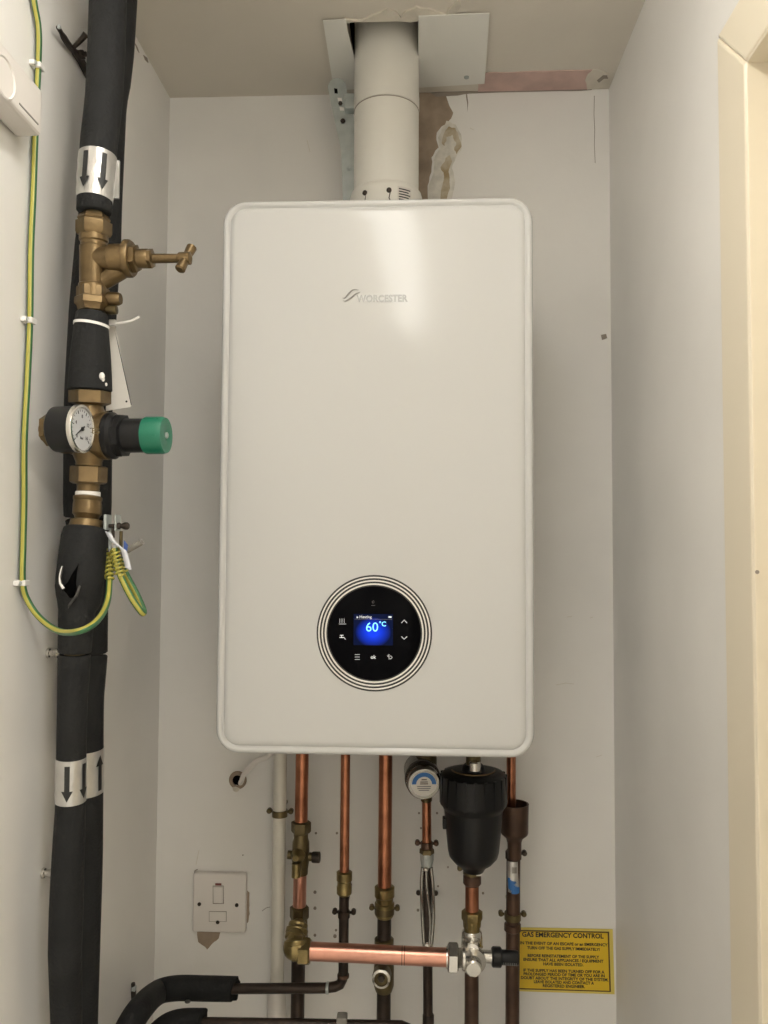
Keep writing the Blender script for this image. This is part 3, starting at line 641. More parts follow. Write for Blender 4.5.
# ------------------------------------------------------------------ pipe clip behind the top of the pipes, wall screws
rc = thing('pipe_bracket', 'dark rusty spread wing bracket on the left wall near the ceiling', 'bracket', at(75, 60, X=.0))
def strip(pts, wv, name, m, parent, th=.0015):
    mb = MB(); mb.slab([*pts[:], *[p+wv for p in reversed(pts)]], V((0,0,1)) if abs(wv.z) < .5*wv.length else V((1,0,0)), th); return mb.build(name, m, parent, smooth=False)
b0, b1, b2, b3 = at(58, 27, X=.010), at(68, 44, X=.006), at(78, 56, X=.004), at(88, 76, X=.003)
MB().tube(smoothpath([b0, b1, b2, b3], 5), [.0026]*3+[.0038]*6+[.0052]*7, 6).build('wing', 'dark', rc)
MB().tube(smoothpath([at(74, 47, X=.008), at(80, 41, X=.012), at(86, 34, X=.02)], 4), [.0025+.0002*i for i in range(9)], 6).build('wing', 'dark', rc)
MB().sphere(at(59, 27, X=.012), .0024, 10, 6).build('nail_head', 'steel', rc)
p = at(80, 55, X=.008); MB().hexn(.006, p, (1,-.2,0), 0, .005).lathe([(.003, 0), (.003, .009), (0, .0095)], p, (1,-.2,0), 12).build('bolt', 'dark', rc)
for px, py, lab in ((47.5,653,'chrome pipe clip screw on the left wall just below the looped earth cable'),(42.5,873,'chrome pipe clip screw on the left wall below the lower flow tape')):
    p = at(px, py, X=0); c_ = thing('pipe_clip', lab, 'clip', p, 'clip screws beside the black pipes')
    MB().lathe([(.0060, 0.0002), (.0055, .003), (.0040, .004), (.0040, .010)], p, (1,0,0), 18).build('wall_plug', 'chrome', c_)
    MB().lathe([(.0030, .006), (.0055, .010), (.0058, .0125), (.0035, .0145), (.0012, .0140), (0, .0135)], p, (1,0,0), 18).build('screw_head', 'chrome', c_)
    e = A1(py)[0]; MB().tube([p+V((.010,0,0)), p+V((.013,.012,.001)), V((e.x-.008, e.y, p.z+.002))], .0022, 8).build('clip_arm', 'steel', c_)
p = at(131, 991, X=0); c_ = thing('pipe_clip', 'rusty pipe clip on the left wall above the bent black insulation', 'clip', p)
MB().tube([p+V((.003,0,.012)), p+V((.004,0,0)), p+V((.004,0,-.016))], [.003,.004,.003], 6).build('clip_arm', 'dark', c_)
MB().lathe([(.0045, .002), (.0045, .007), (0, .008)], p+V((0,0,.004)), (1,0,0), 14).build('screw_head', 'steel', c_)

# ------------------------------------------------------------------ pipework below the boiler
def xat(tab, py): return interp(tab, py)[0]
class Pipe:                                   # an upright pipe on the back wall, placed at depth Y
    def __init__(s, x0, y0, x1, y1, Y): s.tab = (x0, y0, x1, y1); s.Y = Y
    def p(s, py, dx=0):
        x0, y0, x1, y1 = s.tab; return at(x0+(x1-x0)*(py-y0)/(y1-y0)+dx, py, Y=s.Y)
    def k(s, py=850): return (s.p(py)-CAM).dot(fw)/F
    def seg(s, y0, y1, wpx, name, m, parent, n=18):
        a = s.p(y0) if y0 is not None else None
        b_ = s.p(y1); return MB().tube([a, b_], wpx/2*s.k(), n).build(name, m, parent)
    def prof(s, pr, name, m, parent, seg=24, dx=0):
        a = s.p(pr[0][0], dx); ax = V((0,0,-1)); k = s.k()
        return MB().lathe([(hw*k, (a-s.p(py, dx)).z) for py, hw in pr], a, ax, seg, rot=PI/6 if seg == 6 else 0).build(name, m, parent)
ZT = BZ+.001
def toboiler(P_, y1, wpx, m, parent, name='pipe'):
    a = P_.p(y1); b_ = P_.p(752); b_.z = ZT-.006; return MB().tube([b_, a], wpx/2*P_.k(), 18).build(name, m, parent)
def tofloor(P_, y0, wpx, m, parent, name='lower_pipe'):
    a = P_.p(y0); return MB().tube([a, V((P_.p(1024).x-(P_.p(900).x-P_.p(1024).x)*2, P_.Y, 0))], wpx/2*P_.k(), 18).build(name, m, parent)

# white waste pipe
wp_ = Pipe(280.6,755, 276.8,1000, -.058)
wa = thing('waste_pipe', 'white plastic waste pipe down the wall, leftmost pipe under the boiler', 'pipe', (wp_.p(1000).x, wp_.Y, 0), 'pipes under the boiler')
toboiler(wp_, 990, 13.5, 'pvc', wa); tofloor(wp_, 1010, 13.5, 'pvc', wa)
wp_.prof([(984,6.9),(992,7.6),(996,9.0),(1012,9.4),(1016,9.8),(1022,9.8),(1023,7)], 'socket', 'white', wa)
def clip(P_, py, hw, label, m='brassd', ears=(-1, 1), group='metal clips holding the pipes'):
    k = P_.k(); p = P_.p(py); c_ = thing('pipe_clip', label, 'clip', p, group)
    h = 3.2*k
    MB().lathe([(hw*k*1.01, -h), (hw*k*1.14, -h), (hw*k*1.14, h), (hw*k*1.01, h)], p, (0,0,1), 24, cap0=False, cap1=False).build('band', m, c_)
    for s_ in ears:
        e = p+V((s_*(hw+4.2)*k, .004, .4*h))
        MB().tube([p+V((s_*hw*k, .002, .3*h)), e], 1.4*k, 8).build('ear', m, c_)
        MB().lathe([(2.5*k, -.004), (2.6*k, .003), (1.6*k, .0045), (0, .0045)], e, (0,-1,0), 16).build('ear_screw', m, c_)
    MB().tube([p+V((0, hw*k, 0)), V((p.x, -.0003, p.z))], .0035, 10).build('stand_off', m, c_)
    return c_
clip(wp_, 813, 6.8, 'dull brass clip around the white waste pipe', ears=(-1, 1))
# pipe A with isolating valve and tee
pa = Pipe(302.5,755, 297.5,1000, -.070)
ta = thing('copper_pipe', 'copper heating pipe with valve and elbow, second pipe from the left', 'pipe', (pa.p(1000).x, pa.Y, 0), 'pipes under the boiler')
toboiler(pa, 826, 13.2, 'copperd', ta); pa.seg(866, 912, 13.2, 'pipe', 'copper', ta); tofloor(pa, 955, 13.6, 'tarn', ta)
va = thing('isolating_valve', 'brass isolating valve with side spindle on the second pipe from the left', 'valve', pa.p(872))
pa.prof([(821,8),(822,10),(831,10),(833,8.5)], 'compression_nut', 'brassd', va, 6)
pa.prof([(830,7.5),(838,7.2),(842,8.5),(860,8.8),(868,7.5),(874,7.2)], 'valve_body', 'brassd', va)
k = pa.k(); c_ = pa.p(853)
MB().lathe([(7*k, 0), (7*k, .014), (5*k, .018), (3*k, .026), (0, .0262)], c_, (-.15,-1,.05), 22).build('spindle', 'olive', va)
MB().tube([c_+V((-.020,0,-.003)), c_+V((.026,0,-.006))], 4.2*k, 16).build('side_spindle', 'brassd', va)
MB().lathe([(4.8*k, 0), (5.4*k, .002), (5.4*k, .012), (4*k, .013)], c_+V((.018,0,-.006)), (1,0,0), 16).build('side_cap', 'dark', va)
MB().tube([c_+V((-.004,-.016,-.010)), c_+V((-.004,-.018,-.030))], 4.4*k, 14).build('drain_spout', 'olive', va)
# tee, forward elbow and the bright cross pipe
YF = -.170
te = thing('pipe_tee', 'brass compression tee and elbow at the left end of the bright copper cross pipe', 'pipe fitting', pa.p(965))
pa.prof([(906,8),(907,9.6),(917,9.6),(919,8.4)], 'compression_nut', 'brassd', te, 6)
pa.prof([(917,8.2),(930,8.6),(950,9),(958,8.5)], 'tee_body', 'brassd', te)
el = at(294, 945, Y=YF); kf = (el-CAM).dot(fw)/F
tb = pa.p(925)
en = at(296.5, 932, Y=YF+.022)
MB().tube(smoothpath([tb, tb.lerp(en, .6), en, el+V((0,.006,.004)), el], 5), [8.2*kf]*21, 20).build('branch', 'olive', te)
for py_, px_, dy_, hw_s in ((926,298,.034,10.0),(931.5,296.8,.024,11.4),(937,295.2,.014,10.4)):
    MB().lathe([(hw_s*kf*.9, -.0045), (hw_s*kf, -.003), (hw_s*kf, .003), (hw_s*kf*.9, .0045)], at(px_, py_, Y=YF+dy_), (-.12,-.62,-.75), 26).build('nut_ring', 'olive', te)
cpL, cpR = at(309, 951.2, Y=YF), at(452, 957.6, Y=YF); cd = (cpR-cpL).normalized()
MB().sphere(el+V((.001,0,-.004)), 11.6*kf, 24, 12).lathe([(12.5*kf, 0), (11.5*kf, .012)], el+V((0,0,-.004)), cd, 24).lathe([(12.2*kf, -.010), (12.8*kf, -.008), (12.8*kf, -.004), (11.5*kf, -.002)], el+V((.004,0,-.004)), (.1,-.4,-1), 24).build('elbow', 'olive', te)
MB().hexn(13.5*kf, cpL, cd, -11*kf, 1.5*kf).build('compression_nut', 'olive', te)
crp = thing('copper_pipe', 'bright copper pipe running level across the front of the upright pipes', 'pipe', cpL.lerp(cpR, .5))
MB().tube([cpL-cd*6*kf, cpR+cd*4*kf], 8.7*kf, 28).build('pipe', 'copper', crp)
mb = MB()
for px in (402, 404.5): q = at(px, 955, Y=YF); mb.lathe([(8.75*kf, -.0004), (8.9*kf, 0), (8.75*kf, .0004)], cpL+cd*((q-cpL).dot(cd)), cd, 28, cap0=False, cap1=False)
mb.build('cut_mark', 'tarn', crp)
# pipe B: 15 mm pipe turning left into the lower insulation
pb = Pipe(345.6,755, 343.0,1000, -.105)
kB = pb.k()
tB = thing('copper_pipe', 'thin copper pipe turning dark and bending left, third pipe from the left', 'pipe', pb.p(990), 'pipes under the boiler')
toboiler(pb, 876, 9.6, 'copperd', tB)
pb.prof([(871,6),(872,7.8),(880,7.8),(881,7),(885,7),(886,7.6),(893,7.6),(895,6)], 'coupling', 'olive', tB, 24)
pts = [pb.p(893), pb.p(960), pb.p(972)]; cr = pb.p(987.5); Lp = at(180, 989.5, Y=pb.Y)
pts += [cr+V((-.001,0,.012)), cr+V((-.0045,0,.0045)), cr+V((-.012,0,.001)), at(325, 988, Y=pb.Y), at(222, 988.8, Y=pb.Y)]
MB().tube(pts, [4.9*kB]*len(pts), 16).build('lower_pipe', 'tarn', tB)
pb.prof([(974,5.6),(974.5,5.9),(977,5.9),(977.5,5.4)], 'elbow_collar', 'brown', tB); 
q = at(328, 987.9, Y=pb.Y); MB().lathe([(5.2*kB, -.003), (5.7*kB, -.0025), (5.7*kB, .001), (5.2*kB, .0015)], q, (1,0,0), 18).build('elbow_collar', 'steel', tB)
clip(pb, 914, 5.2, 'small dark clip with two screws on the third pipe from the left', 'tarn')
# pipe C
pc = Pipe(385.8,755, 383.6,1000, -.070)
tC = thing('copper_pipe', 'wide copper pipe at the middle, with brass coupling and dark lower length', 'pipe', (pc.p(1000).x, pc.Y, 0), 'pipes under the boiler')
toboiler(pc, 895, 13.8, 'copperd', tC); tofloor(pc, 912, 14, 'tarn', tC)
pc.prof([(886,8.5),(887,10),(896,10),(897,8.8),(902,8.6),(903,9.8),(907,9.8),(908,9),(914,9.6),(917,8)], 'coupling', 'olive', tC, 24)
pc.prof([(938,7.5),(939,9.6),(944,9.6),(945,7.5)], 'fitting_ring', 'brassd', tC)
clip(pc, 910, 8.6, 'brass clip behind the coupling of the wide middle pipe', 'brassd')
dv = thing('drain_valve', 'round brass drain valve facing forward under the bright copper cross pipe', 'valve', pc.p(990))
pc.prof([(960,8),(966,10),(985,10),(991,8)], 'valve_body', 'brassd', dv)
c_ = pc.p(972); kC = pc.k(); c2 = at(382.4, 973, Y=pc.Y-.012)
MB().lathe([(9*kC, 0), (9*kC, .016)], c2, (-.05,-1,.05), 24).build('boss', 'brassd', dv)
MB().lathe([(8.8*kC, .014), (8.8*kC, .020), (6.6*kC, .021), (6.4*kC, .017)], c2, (-.05,-1,.05), 24, cap0=False, cap1=False).build('rim', 'chrome', dv)
MB().hexn(3.6*kC, c2, (-.05,-1,.05), .012, .020).build('spindle', 'dark', dv)
# pipe D under the round labelled valve
pd = Pipe(426.0,755, 428.2,1000, -.070); kD = pd.k()
tD = thing('copper_pipe', 'thin copper pipe under the round labelled valve, above a chrome link', 'pipe', (pd.p(1000).x, pd.Y, 0), 'pipes under the boiler')
toboiler(pd, 856, 9.4, 'copperd', tD); tofloor(pd, 944, 9.6, 'tarn', tD)
pd.prof([(1014,5),(1015,5.6),(1024,5.6),(1024.5,5)], 'collar', 'dark', tD)
clip(pd, 845, 5.2, 'small clip with two round ears on the pipe above the chrome link', 'brown')
fk = thing('filling_link', 'slender chrome filling link on the thin pipe beside the black filter', 'pipe link', pd.p(948))
pd.prof([(848,6),(849,7.2),(853,7.4),(854,6.5)], 'compression_nut', 'brassd', fk, 6)
pd.prof([(853,6.8),(860,6.6),(866,5.4)], 'upper_body', 'steel', fk)
pd.prof([(862,4.4),(900,4.4),(944,4.6)], 'core', 'dark', fk)
for dx0, dx1, dx2, dx3, r_ in ((-5.4,-5.6,-5.0,-3.6,1.9),(5.0,5.6,5.8,3.8,1.9),(-.8,-.6,2.6,1.8,1.7)):
    pp_ = smoothpath([pd.p(y, dx)+V((0,-.006,0)) for y, dx in ((866,dx0*.8),(885,dx1),(915,dx2),(942,dx3))], 5)
    MB().tube(pp_, r_*kD, 10).build('side_rod', 'satin', fk)
MB().sphere(pd.p(867, -1)+V((0,-.009,0)), 2.6*kD, 12, 8).build('screw', 'chrome', fk)
pd.prof([(940,4.5),(942,5.6),(947,5.6),(949,4.8)], 'lower_collar', 'chrome', fk)
mbp = MB(); c_ = pd.p(912)
for s_ in (-1, 1): MB().lathe([(2.6*kD, 0), (2.6*kD, .003), (0, .004)], (c_.x+s_*9*kD, 0, c_.z), (0,-1,0), 14).build('wall_screw', 'dark', fk)
# round valve with a blue and white label facing out
gv = thing('safety_valve', 'round grey valve with a blue and white label under the boiler', 'valve', at(424, 798, Y=-.11))
g0 = at(423.5, 782, Y=-.115); kg = (g0-CAM).dot(fw)/F; gd = V((.10,-1,-.16)).normalized()
MB().lathe([(16.5*kg, -.050), (17.5*kg, -.046), (17.5*kg, -.020), (16*kg, -.018), (16*kg, -.012), (17*kg, -.010), (17*kg, .004), (15.5*kg, .007), (0, .007)], g0, gd, 36).build('valve_body', 'satin', gv)
MB().lathe([(17.4*kg, -.016), (18.2*kg, -.014), (18.2*kg, -.008), (17.4*kg, -.006)], g0, gd, 36, cap0=False, cap1=False).build('clip_ring', 'dark', gv)
MB().tube([g0+V((.004,.035,.014)), V((g0.x+.004, g0.y+.035, ZT-.006))], 11*kg, 20).tube([g0+V((.004,.035,0)), pd.p(800)], .009, 14).build('neck', 'brassd', gv)
lo_ = g0+gd*.0074; lx = V((0,0,1)).cross(gd).normalized()*1; lx = lx if lx.x > 0 else -lx; lz = gd.cross(lx); lz = lz if lz.z > 0 else -lz
MB().lathe([(12.6*kg, -.0004), (12.6*kg, .0002), (0, .0002)], lo_, gd, 36).build('label_disc', 'card', gv)
mb = MB(); n = 24; bs = []
for i in range(n+1):
    a = PI*i/n
    bs.append((lo_+gd*.0005+(lx*math.cos(a)+lz*math.sin(a))*12.2*kg, lo_+gd*.0005+(lx*math.cos(a)+lz*math.sin(a))*7.9*kg))
for o_, i_ in bs: mb.v += [tuple(o_), tuple(i_)]
for i in range(n): mb.face((2*i, 2*i+1, 2*i+3, 2*i+2))
mb.build('blue_band', 'blue', gv, smooth=False)
for dz, wd in ((5.5,6),(2.8,8.5),(.6,9),(-2.5,16),(-4.8,15),(-7,12)):
    MB().obox(lo_+gd*.0006+lz*dz*.88*kg, lx, lz, gd, wd*.44*kg, .45*kg, .0001).build('print_line', 'brown' if dz > 0 else 'dim', gv, smooth=False)
# pipe E with black magnetic filter
pe = Pipe(472.2,860, 471.5,1000, -.115); kE = pe.k()
mf = thing('magnetic_filter', 'large black canister filter hanging under the right side of the boiler', 'filter', pe.p(872))
fc = Pipe(473.4,763, 473.4,870, -.118)
fc.prof([(770,20),(770.3,24),(772,30),(775,32.8),(800,33.8),(803,33.5),(806,31),(809,29.6)], 'screw_cap', 'filt', mf, 40)
mb = MB(); cc_ = fc.p(788); 
for i in range(20):
    a = 2*PI*i/20; d_ = V((math.cos(a), math.sin(a), 0)); mb.obox(cc_+d_*32.9*fc.k(), d_, V((-math.sin(a), math.cos(a), 0)), (0,0,1), .0014, .0022, 14*fc.k())
mb.build('cap_rib', 'filt', mf, smooth=False)
fc.prof([(806,29.5),(812,29),(830,27.5),(850,25.5),(856,24),(862,19),(866,13),(871,10),(872,8)], 'canister', 'filt', mf, 40)
fc.prof([(764,9),(766,11),(770,12),(770.5,10)], 'top_flange', 'filt', mf, 32)
mb = MB(); q = fc.p(770); mb.tube([q+V((math.cos(a)*21.5*kE, math.sin(a)*21.5*kE, .0008)) for a in [PI*1.02+PI*.98*i/20 for i in range(21)]], .0011, 6).build('yellow_ring', 'brass', mf)
q = at(475, 767.5, Y=fc.Y-.030); MB().lathe([(5.6*kE, -.004), (5.8*kE, .007), (4.6*kE, .009), (0, .009)], q, (0,0,1), 18).build('vent_screw', 'chrome', mf)
MB().tube([V((fc.p(760).x, fc.Y, ZT-.006)), fc.p(764)], .011, 18).build('inlet_pipe', 'brassd', mf)
a_, b_ = at(442.5, 827, Y=fc.Y), at(450, 817, Y=fc.Y); MB().box((a_.x, fc.Y-.010, a_.z), (b_.x, fc.Y+.006, b_.z)).build('side_lug', 'filt', mf, smooth=False, bev=.001)
tE = thing('copper_pipe', 'copper pipe dropping from the black filter to the silver valve', 'pipe', (pe.p(1000).x, pe.Y, 0), 'pipes under the boiler')
pe.seg(866, 920, 13.6, 'pipe', 'copperd', tE); tofloor(pe, 965, 14, 'brown', tE)
pe.prof([(874,7.4),(876,9),(883,9),(885,7.4)], 'collar', 'brown', tE)
ck = clip(pe, 870.5, 8, 'brass clip at the foot of the black canister filter', 'brassd', ears=(-1,))
q = at(479, 873, Y=pe.Y-.012); MB().box((q.x-.004, q.y-.001, q.z-.004), (q.x+.004, q.y+.004, q.z+.003)).build('white_tag', 'ptfe', ck, smooth=False)
fv = thing('bypass_valve', 'silver nickel tee valve with black adjuster at the right of the cross pipe', 'valve', pe.p(970))
pe.prof([(910,8),(911,10.4),(919,10.4),(921,9),(927,8.6),(928,8)], 'top_nut', 'olive', fv, 6)
pe.prof([(921,8),(926,7.6),(934,8)], 'top_neck', 'olive', fv)
pe.prof([(930,8.6),(932,10),(938,10.4),(945,10.4),(946,11)], 'upper_body', 'chrome', fv)
vc = at(471.5, 956.5, Y=YF+.030); kv = (vc-CAM).dot(fw)/F
MB().tube([vc+V((0,.008,14*kv)), vc+V((0,.006,0)), vc+V((0,.008,-13*kv))], [9.5*kv, 11*kv, 9*kv], 26).build('valve_body', 'chrome', fv)
MB().lathe([(12.5*kv, 0), (13*kv, .006), (13*kv, .014), (9.5*kv, .017), (8.5*kv, .018), (8.2*kv, .030), (6.8*kv, .032), (0, .032)], vc+V((.001,0,0)), (0,-1,-.08), 30).build('front_cap', 'chrome', fv)
ar = MB(); q = pe.p(934)+V((0,-.014,0))
ar.tube([q, q+V((.001,-.006,-.010)), vc+V((.001,-.012,10*kv))], [5.5*kv, 6*kv, 6*kv], 18); ar.build('body_boss', 'chrome', fv)
nc = at(447.5, 957.4, Y=YF); MB().hexn(15*kf, nc, cd, 0, 10.5*kf).lathe([(10*kf, -.002), (10*kf, .0)], nc, cd, 24).build('union_nut', 'chrome', fv)
MB().tube([nc+cd*10*kf, vc], [9*kf, 9*kf], 22).lathe([(10.5*kf, 14*kf), (11.5*kf, 15*kf), (11.5*kf, 17*kf), (10*kf, 18*kf)], nc, cd, 24).build('inlet_neck', 'chrome', fv)
rs = vc+V((0, 0, .001)); rx = V((1, 0, -.02)).normalized()
MB().tube([rs+rx*8*kv, rs+rx*22*kv], 6*kv, 20).build('outlet_neck', 'chrome', fv)
MB().hexn(9.5*kv, rs, rx, 20*kv, 30*kv, seg=10).build('adjuster_collar', 'plastic', fv)
ad = MB().lathe([(6.5*kv, 29*kv), (7*kv, 30*kv), (7*kv, 45*kv), (6.4*kv, 46.5*kv), (0, 46.5*kv)], rs, rx, 22).build('adjuster', 'plastic', fv)
mb = MB()
for i in range(8): mb.obox(rs+rx*(31+1.8*i)*kv+V((0,-7*kv,-3*kv)), rx, (0,0,1), (0,1,0), .0003, 1.3*kv, .0006)
mb.build('scale_mark', 'dim', ad, smooth=False)
# pipe F with tundish
pf = Pipe(513.6,838, 511.6,1000, -.070); kF = pf.k()
pf2 = Pipe(511.4,755, 511.0,815, -.062)
tF0 = thing('copper_pipe', 'thin copper discharge pipe ending in the cup, rightmost under the boiler', 'pipe', pf2.p(812), 'pipes under the boiler')
toboiler(pf2, 812, 9.4, 'copperd', tF0)
tu = thing('tundish', 'dark brown open cup fitting at the top of the rightmost pipe', 'tundish', at(517, 858, Y=-.078))
tp_ = Pipe(517,803, 514.5,858, -.078)
tp_.prof([(858,6.8),(842,7),(838,8.4),(834,13),(832,13.8),(806,14.2),(803.5,14.4),(803.5,13.2),(808,12.9),(831,12.6),(833,0.1)], 'cup', 'brown', tu, 32)
tF = thing('copper_pipe', 'brown tarnished pipe below the cup with a torn foil and blue sticker', 'pipe', (pf.p(1000).x, pf.Y, 0), 'pipes under the boiler')
tofloor(pf, 850, 13.8, 'brown', tF)
pf.prof([(923,7),(924,8.2),(930,8.4),(931,7)], 'joint_ring', 'brown', tF)
clip(pf, 855, 7, 'rusty clip just below the brown cup', 'dark', ears=(1,))
clip(pf, 916, 7.2, 'dull clip beside the yellow sign on the rightmost pipe', 'brassd')
tc_ = CAM-pf.p(875); tc_.z = 0; kk = kF
mb = MB(); arc_strip(mb, pf.p(890), (0,0,1), tc_, 7.1*kk, [(0, -5*kk, 8*kk), (8*kk, -6*kk, 8.5*kk), (22*kk, -6*kk, 8.5*kk), (30*kk, -6*kk, 8*kk)]); fs = mb.build('foil_sticker', 'foil', tF)
mb = MB(); arc_strip(mb, pf.p(890), (0,0,1), tc_, 7.25*kk, [(-1*kk, -1*kk, 8*kk), (4*kk, -5*kk, 8*kk), (11*kk, -5.5*kk, 3*kk), (14*kk, -5.6*kk, -3*kk)]); mb.build('blue_mark', 'blue', fs)
mb = MB(); arc_strip(mb, pf.p(890), (0,0,1), tc_, 7.25*kk, [(19*kk, -1*kk, 4*kk), (25*kk, -1*kk, 4*kk)]); mb.build('print_mark', 'grey', fs)

# ------------------------------------------------------------------ insulated bends at the bottom left
def ragged(mb, seg, c, dep):                # tear the last ring: the front lower side is torn back from the pipe
    n = len(mb.v)
    for k in range(n-seg, n):
        p = V(mb.v[k]); f_ = max(0, min(1, (c.y-p.y)/.012))*(1.0 if p.z < c.z+.006 else .25)
        p.x -= dep*f_ - random.uniform(0, .003); p = p.lerp(V((p.x, c.y, c.z)), .12*f_); mb.v[k] = tuple(p)
    return mb
bi = thing('insulated_bend', 'thick black foam insulated bend at the bottom left, upper of the two', 'pipe insulation', at(150, 1010, Y=-.09), 'foam insulated bends at the bottom')
kb_ = (at(200, 988, Y=-.105)-CAM).dot(fw)/F
bend = smoothpath([at(112,1075,X=.045), at(122,1042,X=.052), at(138,1012,X=.062), at(157,993,Y=-.108), at(176,988.2,Y=-.105), at(205,988.4,Y=-.105), at(236,989,Y=-.105)], 6)
mbb = MB(); mbb.tube(bend, [11.5*kb_ if i < 33 else 11.5*kb_*(1-.006*(i-32)) for i in range(len(bend))], 26); ragged(mbb, 26, bend[-1], .030).build('insulation', 'foam', bi, ang=60)
q = at(191, 995, Y=-.105)+V((0,-11.6*kb_,0)); MB().sphere(q, .0045, 12, 6, (0,0,1), .45).build('torn_spot', 'foamin', bi)
bj = thing('insulated_bend', 'second black foam insulated bend at the very bottom left, lower of the two', 'pipe insulation', at(160, 1040, Y=-.12), 'foam insulated bends at the bottom')
bd2 = smoothpath([at(128,1085,Y=-.17), at(143,1052,Y=-.16), at(160,1030,Y=-.152), at(178,1021,Y=-.150), at(204,1020,Y=-.150)], 6)
kj = (at(200, 1020, Y=-.150)-CAM).dot(fw)/F
mbb = MB(); mbb.tube(bd2, 10.5*kj, 24); ragged(mbb, 24, bd2[-1], .022).build('insulation', 'foam', bj, ang=60)
lp_ = thing('copper_pipe', 'dull copper pipe running level along the bottom edge of the picture', 'pipe', at(300, 1024, Y=-.150))
MB().tube([at(196,1022.5,Y=-.150), at(300,1024,Y=-.150), at(402,1026,Y=-.150), at(407,1028,Y=-.150), at(409,1033,Y=-.150), at(409.5,1060,Y=-.150)], 5.0*kj, 16).build('pipe', 'tarn', lp_)
ge = at(342, 1021, Y=-.150); MB().obox(ge, (1,0,0), (0,1,0), (0,0,1), .0075, .009, .0085).build('clip_block', 'grey', lp_, smooth=False, bev=.002)

# ------------------------------------------------------------------ fused switch plate
P0, P1 = at(192, 932.5, Y=-.012), at(246, 875, Y=-.012); pxm = (P0+P1)/2
sp = thing('fused_switch', 'white square fused switch plate low on the back wall at the left', 'switch', (pxm.x, -.006, P0.z))
hw_, hh_ = (P1.x-P0.x)/2, (P1.z-P0.z)/2
SD = 0.0086
def sq(ins, y): return [V((pxm.x+x, y, pxm.z+z)) for x, z in rrect(2*(hw_-ins), 2*(hh_-ins), .0035-min(ins, .0015)*.5, 5)]
MB().rings([sq(0, -.0006), sq(0, -SD), sq(.0008, -SD-.0012), sq(.0020, -SD-.0017)]).build('plate', 'white', sp)
def pb_(x, y): return at(x, y, Y=-SD-.0017)
a, b_ = pb_(213.2, 903.2), pb_(223.4, 886.2)
rk = MB().rings([[V((a.x,-SD-.0014,a.z)), V((b_.x,-SD-.0014,a.z)), V((b_.x,-SD-.0014,b_.z)), V((a.x,-SD-.0014,b_.z))], [V((a.x+.0005,-SD-.0022,a.z+.0005)), V((b_.x-.0005,-SD-.0022,a.z+.0005)), V((b_.x-.0005,-SD-.0050,b_.z-.0005)), V((a.x+.0005,-SD-.0050,b_.z-.0005))]]).build('rocker', 'white', sp, smooth=False)
MB().slab([pb_(x, y)+V((0,-.0001,0)) for x, y in ((212.8,903.8),(223.9,903.8),(223.9,885.6),(212.8,885.6))], (0,-1,0), .0002).build('rocker_gap', 'crack', sp, smooth=False)
MB().slab([pb_(x, y) for x, y in ((215.3,885.2),(221.5,885.2),(221.5,883.2),(215.3,883.2))], (0,-1,0), .0007).build('neon_lens', 'red', sp, smooth=False)
MB().slab([pb_(x, y) for x, y in ((209.0,921.6),(226.6,921.6),(226.6,911.2),(209.0,911.2))], (0,-1,0), .0003).build('fuse_gap', 'crack', sp, smooth=False)
fh_ = MB().slab([pb_(x, y) for x, y in ((209.5,921.1),(226.1,921.1),(226.1,911.7),(209.5,911.7))], (0,-1,0), .0010).build('fuse_holder', 'white', sp, smooth=False, bev=.0003)
for x, y, par in ((199.4,904,sp),(236.8,905,sp),(217.8,922,fh_)):
    MB().lathe([(.0030, -.0005), (.0030, .0014), (.0022, .0018), (0, .0014)], pb_(x, y), (0,-1,0), 16).build('screw', 'dark', par)
mb = MB(); mb.tube([at(194.5,873.5,Y=-.0008), at(195,870.5,Y=-.0008), at(197.5,869.5,Y=-.0008)], .0009, 6).build('wall_mark', 'crack', wb)
mb = MB(); mb.tube([at(x,y,Y=-.0006) for x,y in ((262,911),(266,908),(270,907))], .0005, 5).build('wall_mark', 'crack', wb)

for l_ in (((567,617),(572,616.4)),((590,618),(593,617)),((556,685),(566,683),(574,684)),((596,757),(602,755)),((196,865),(199,850)),((307,140),(310,152)),((470,128),(474,130))):
    MB().tube([at(x,y,Y=-.0003) for x,y in l_], .0004, 5).build('wall_mark', 'torn', wb)
# ------------------------------------------------------------------ cable hole and flex
hp = at(237.8, 780, Y=0)
gm = thing('cable_grommet', 'round hole with a brown rim in the back wall, left of the pipes', 'grommet', hp)
kw = (hp-CAM).dot(fw)/F
MB().lathe([(4.9*kw, 0), (5.2*kw, .004), (7.2*kw, .0035), (8.8*kw, .001), (9.0*kw, 0)], hp, (0,-1,0), 26, cap0=False, cap1=False).build('rim', 'bare', gm)
MB().lathe([(5.1*kw, .0004), (5.1*kw, .0010), (0, .0010)], hp, (0,-1,0), 22).build('hole', 'hole', gm)
q = at(236.5, 788, Y=0); MB().lathe([(3.4*kw, 0), (3.4*kw, .003), (0, .005)], q, (0,-1,0), 16).build('plaster_lump', 'torn', gm)
fx = smoothpath([at(240.5,783,Y=-.001), at(241.5,781,Y=-.014), at(245,773,Y=-.030), at(257,761,Y=-.04), at(272,752,Y=-.05), V((at(282,750,Y=-.06).x, -.06, ZT+.0))], 6)
tag(MB().tube(fx, 2.5*kw, 12).build('power_flex', 'white'), 'thin white flex from the wall hole up to the boiler', 'cable')

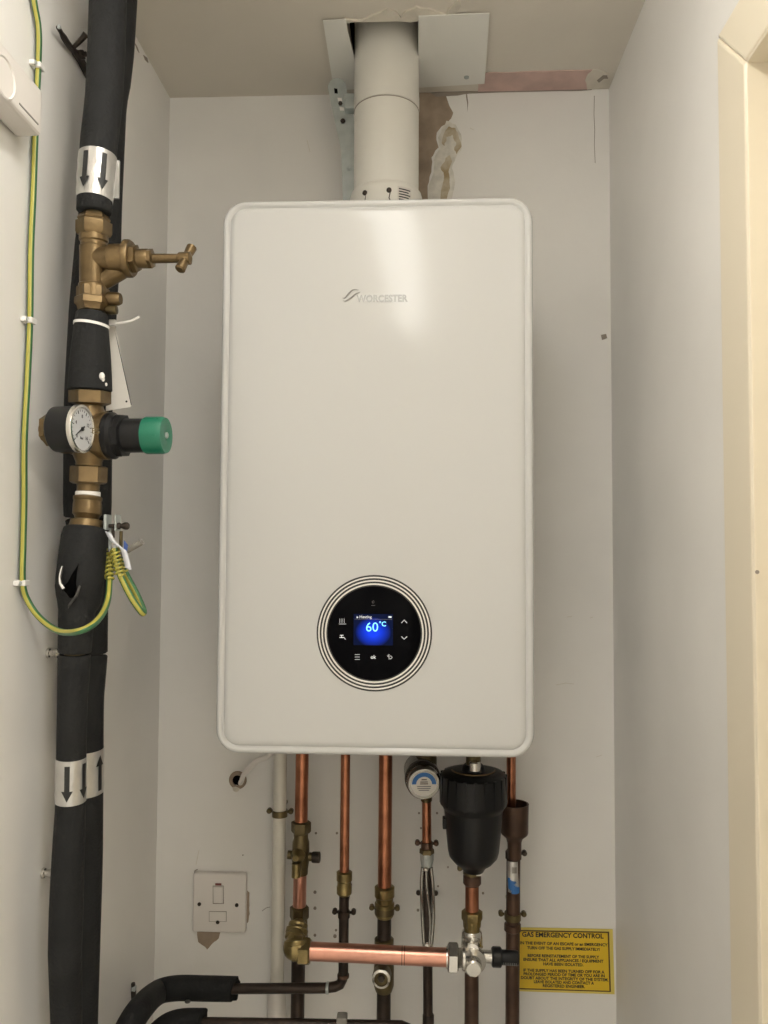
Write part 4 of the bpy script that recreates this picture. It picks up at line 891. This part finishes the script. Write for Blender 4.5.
# ------------------------------------------------------------------ yellow gas notice
G = [at(x, y, Y=-.0005) for x, y in ((508,927.0),(612.5,929.0),(614.5,993.8),(509,990.5))]
gs = thing('gas_notice', 'yellow gas emergency control notice with black writing on the back wall', 'sign', G[3])
TL, TR, BR, BL = G
def gp(u, v, y=0): p = TL.lerp(TR, u).lerp(BL.lerp(BR, u), v); return V((p.x, p.y-y, p.z))
# the notice starts behind the pipe; u runs 0..1 over the part from pixel 508 to 613
MB().slab([gp(-.02,0), gp(1,0), gp(1,1), gp(-.02,1)], (0,-1,0), .0014).build('backing', 'signe', gs, smooth=False)
MB().slab([gp(-.015,.035,.0015), gp(.965,.035,.0015), gp(.965,.965,.0015), gp(-.015,.965,.0015)], (0,-1,0), .0003).build('border', 'rust', gs, smooth=False)
MB().slab([gp(-.008,.055,.0019), gp(.950,.055,.0019), gp(.950,.945,.0019), gp(-.008,.945,.0019)], (0,-1,0), .0002).build('face', 'sign', gs, smooth=False)
gx_ = (gp(1,.5)-gp(0,.5)); gw = gx_.length; gxd = gx_.normalized()
def line(s_, v, size, cu, wd, bold=.00022):
    text('notice_text', s_, size, gp(cu, v, .0024), 'ink', gs, xdir=gxd, width=wd*gw, bold=bold)
line('GAS EMERGENCY CONTROL', .105, .0105, .520, .775, .00030)
for s_, v, cu, wd in (('IN THE EVENT OF AN ESCAPE or an EMERGENCY',.238,.528,.83),('TURN OFF THE GAS SUPPLY IMMEDIATELY!',.312,.525,.69),
        ('BEFORE REINSTATEMENT OF THE SUPPLY',.432,.52,.68),('ENSURE THAT ALL APPLIANCES / EQUIPMENT',.495,.52,.76),('HAVE BEEN ISOLATED.',.558,.52,.38),
        ('IF THE SUPPLY HAS BEEN TURNED OFF FOR A',.662,.522,.77),('PROLONGED PERIOD OF TIME OR YOU ARE IN',.720,.525,.77),('DOUBT ABOUT THE INTEGRITY OF THE SYSTEM,',.780,.528,.83),
        ('LEAVE ISOLATED AND CONTACT A',.838,.52,.57),('REGISTERED ENGINEER.',.896,.52,.40)):
    line(s_, v, .0062, cu, wd, .00018)
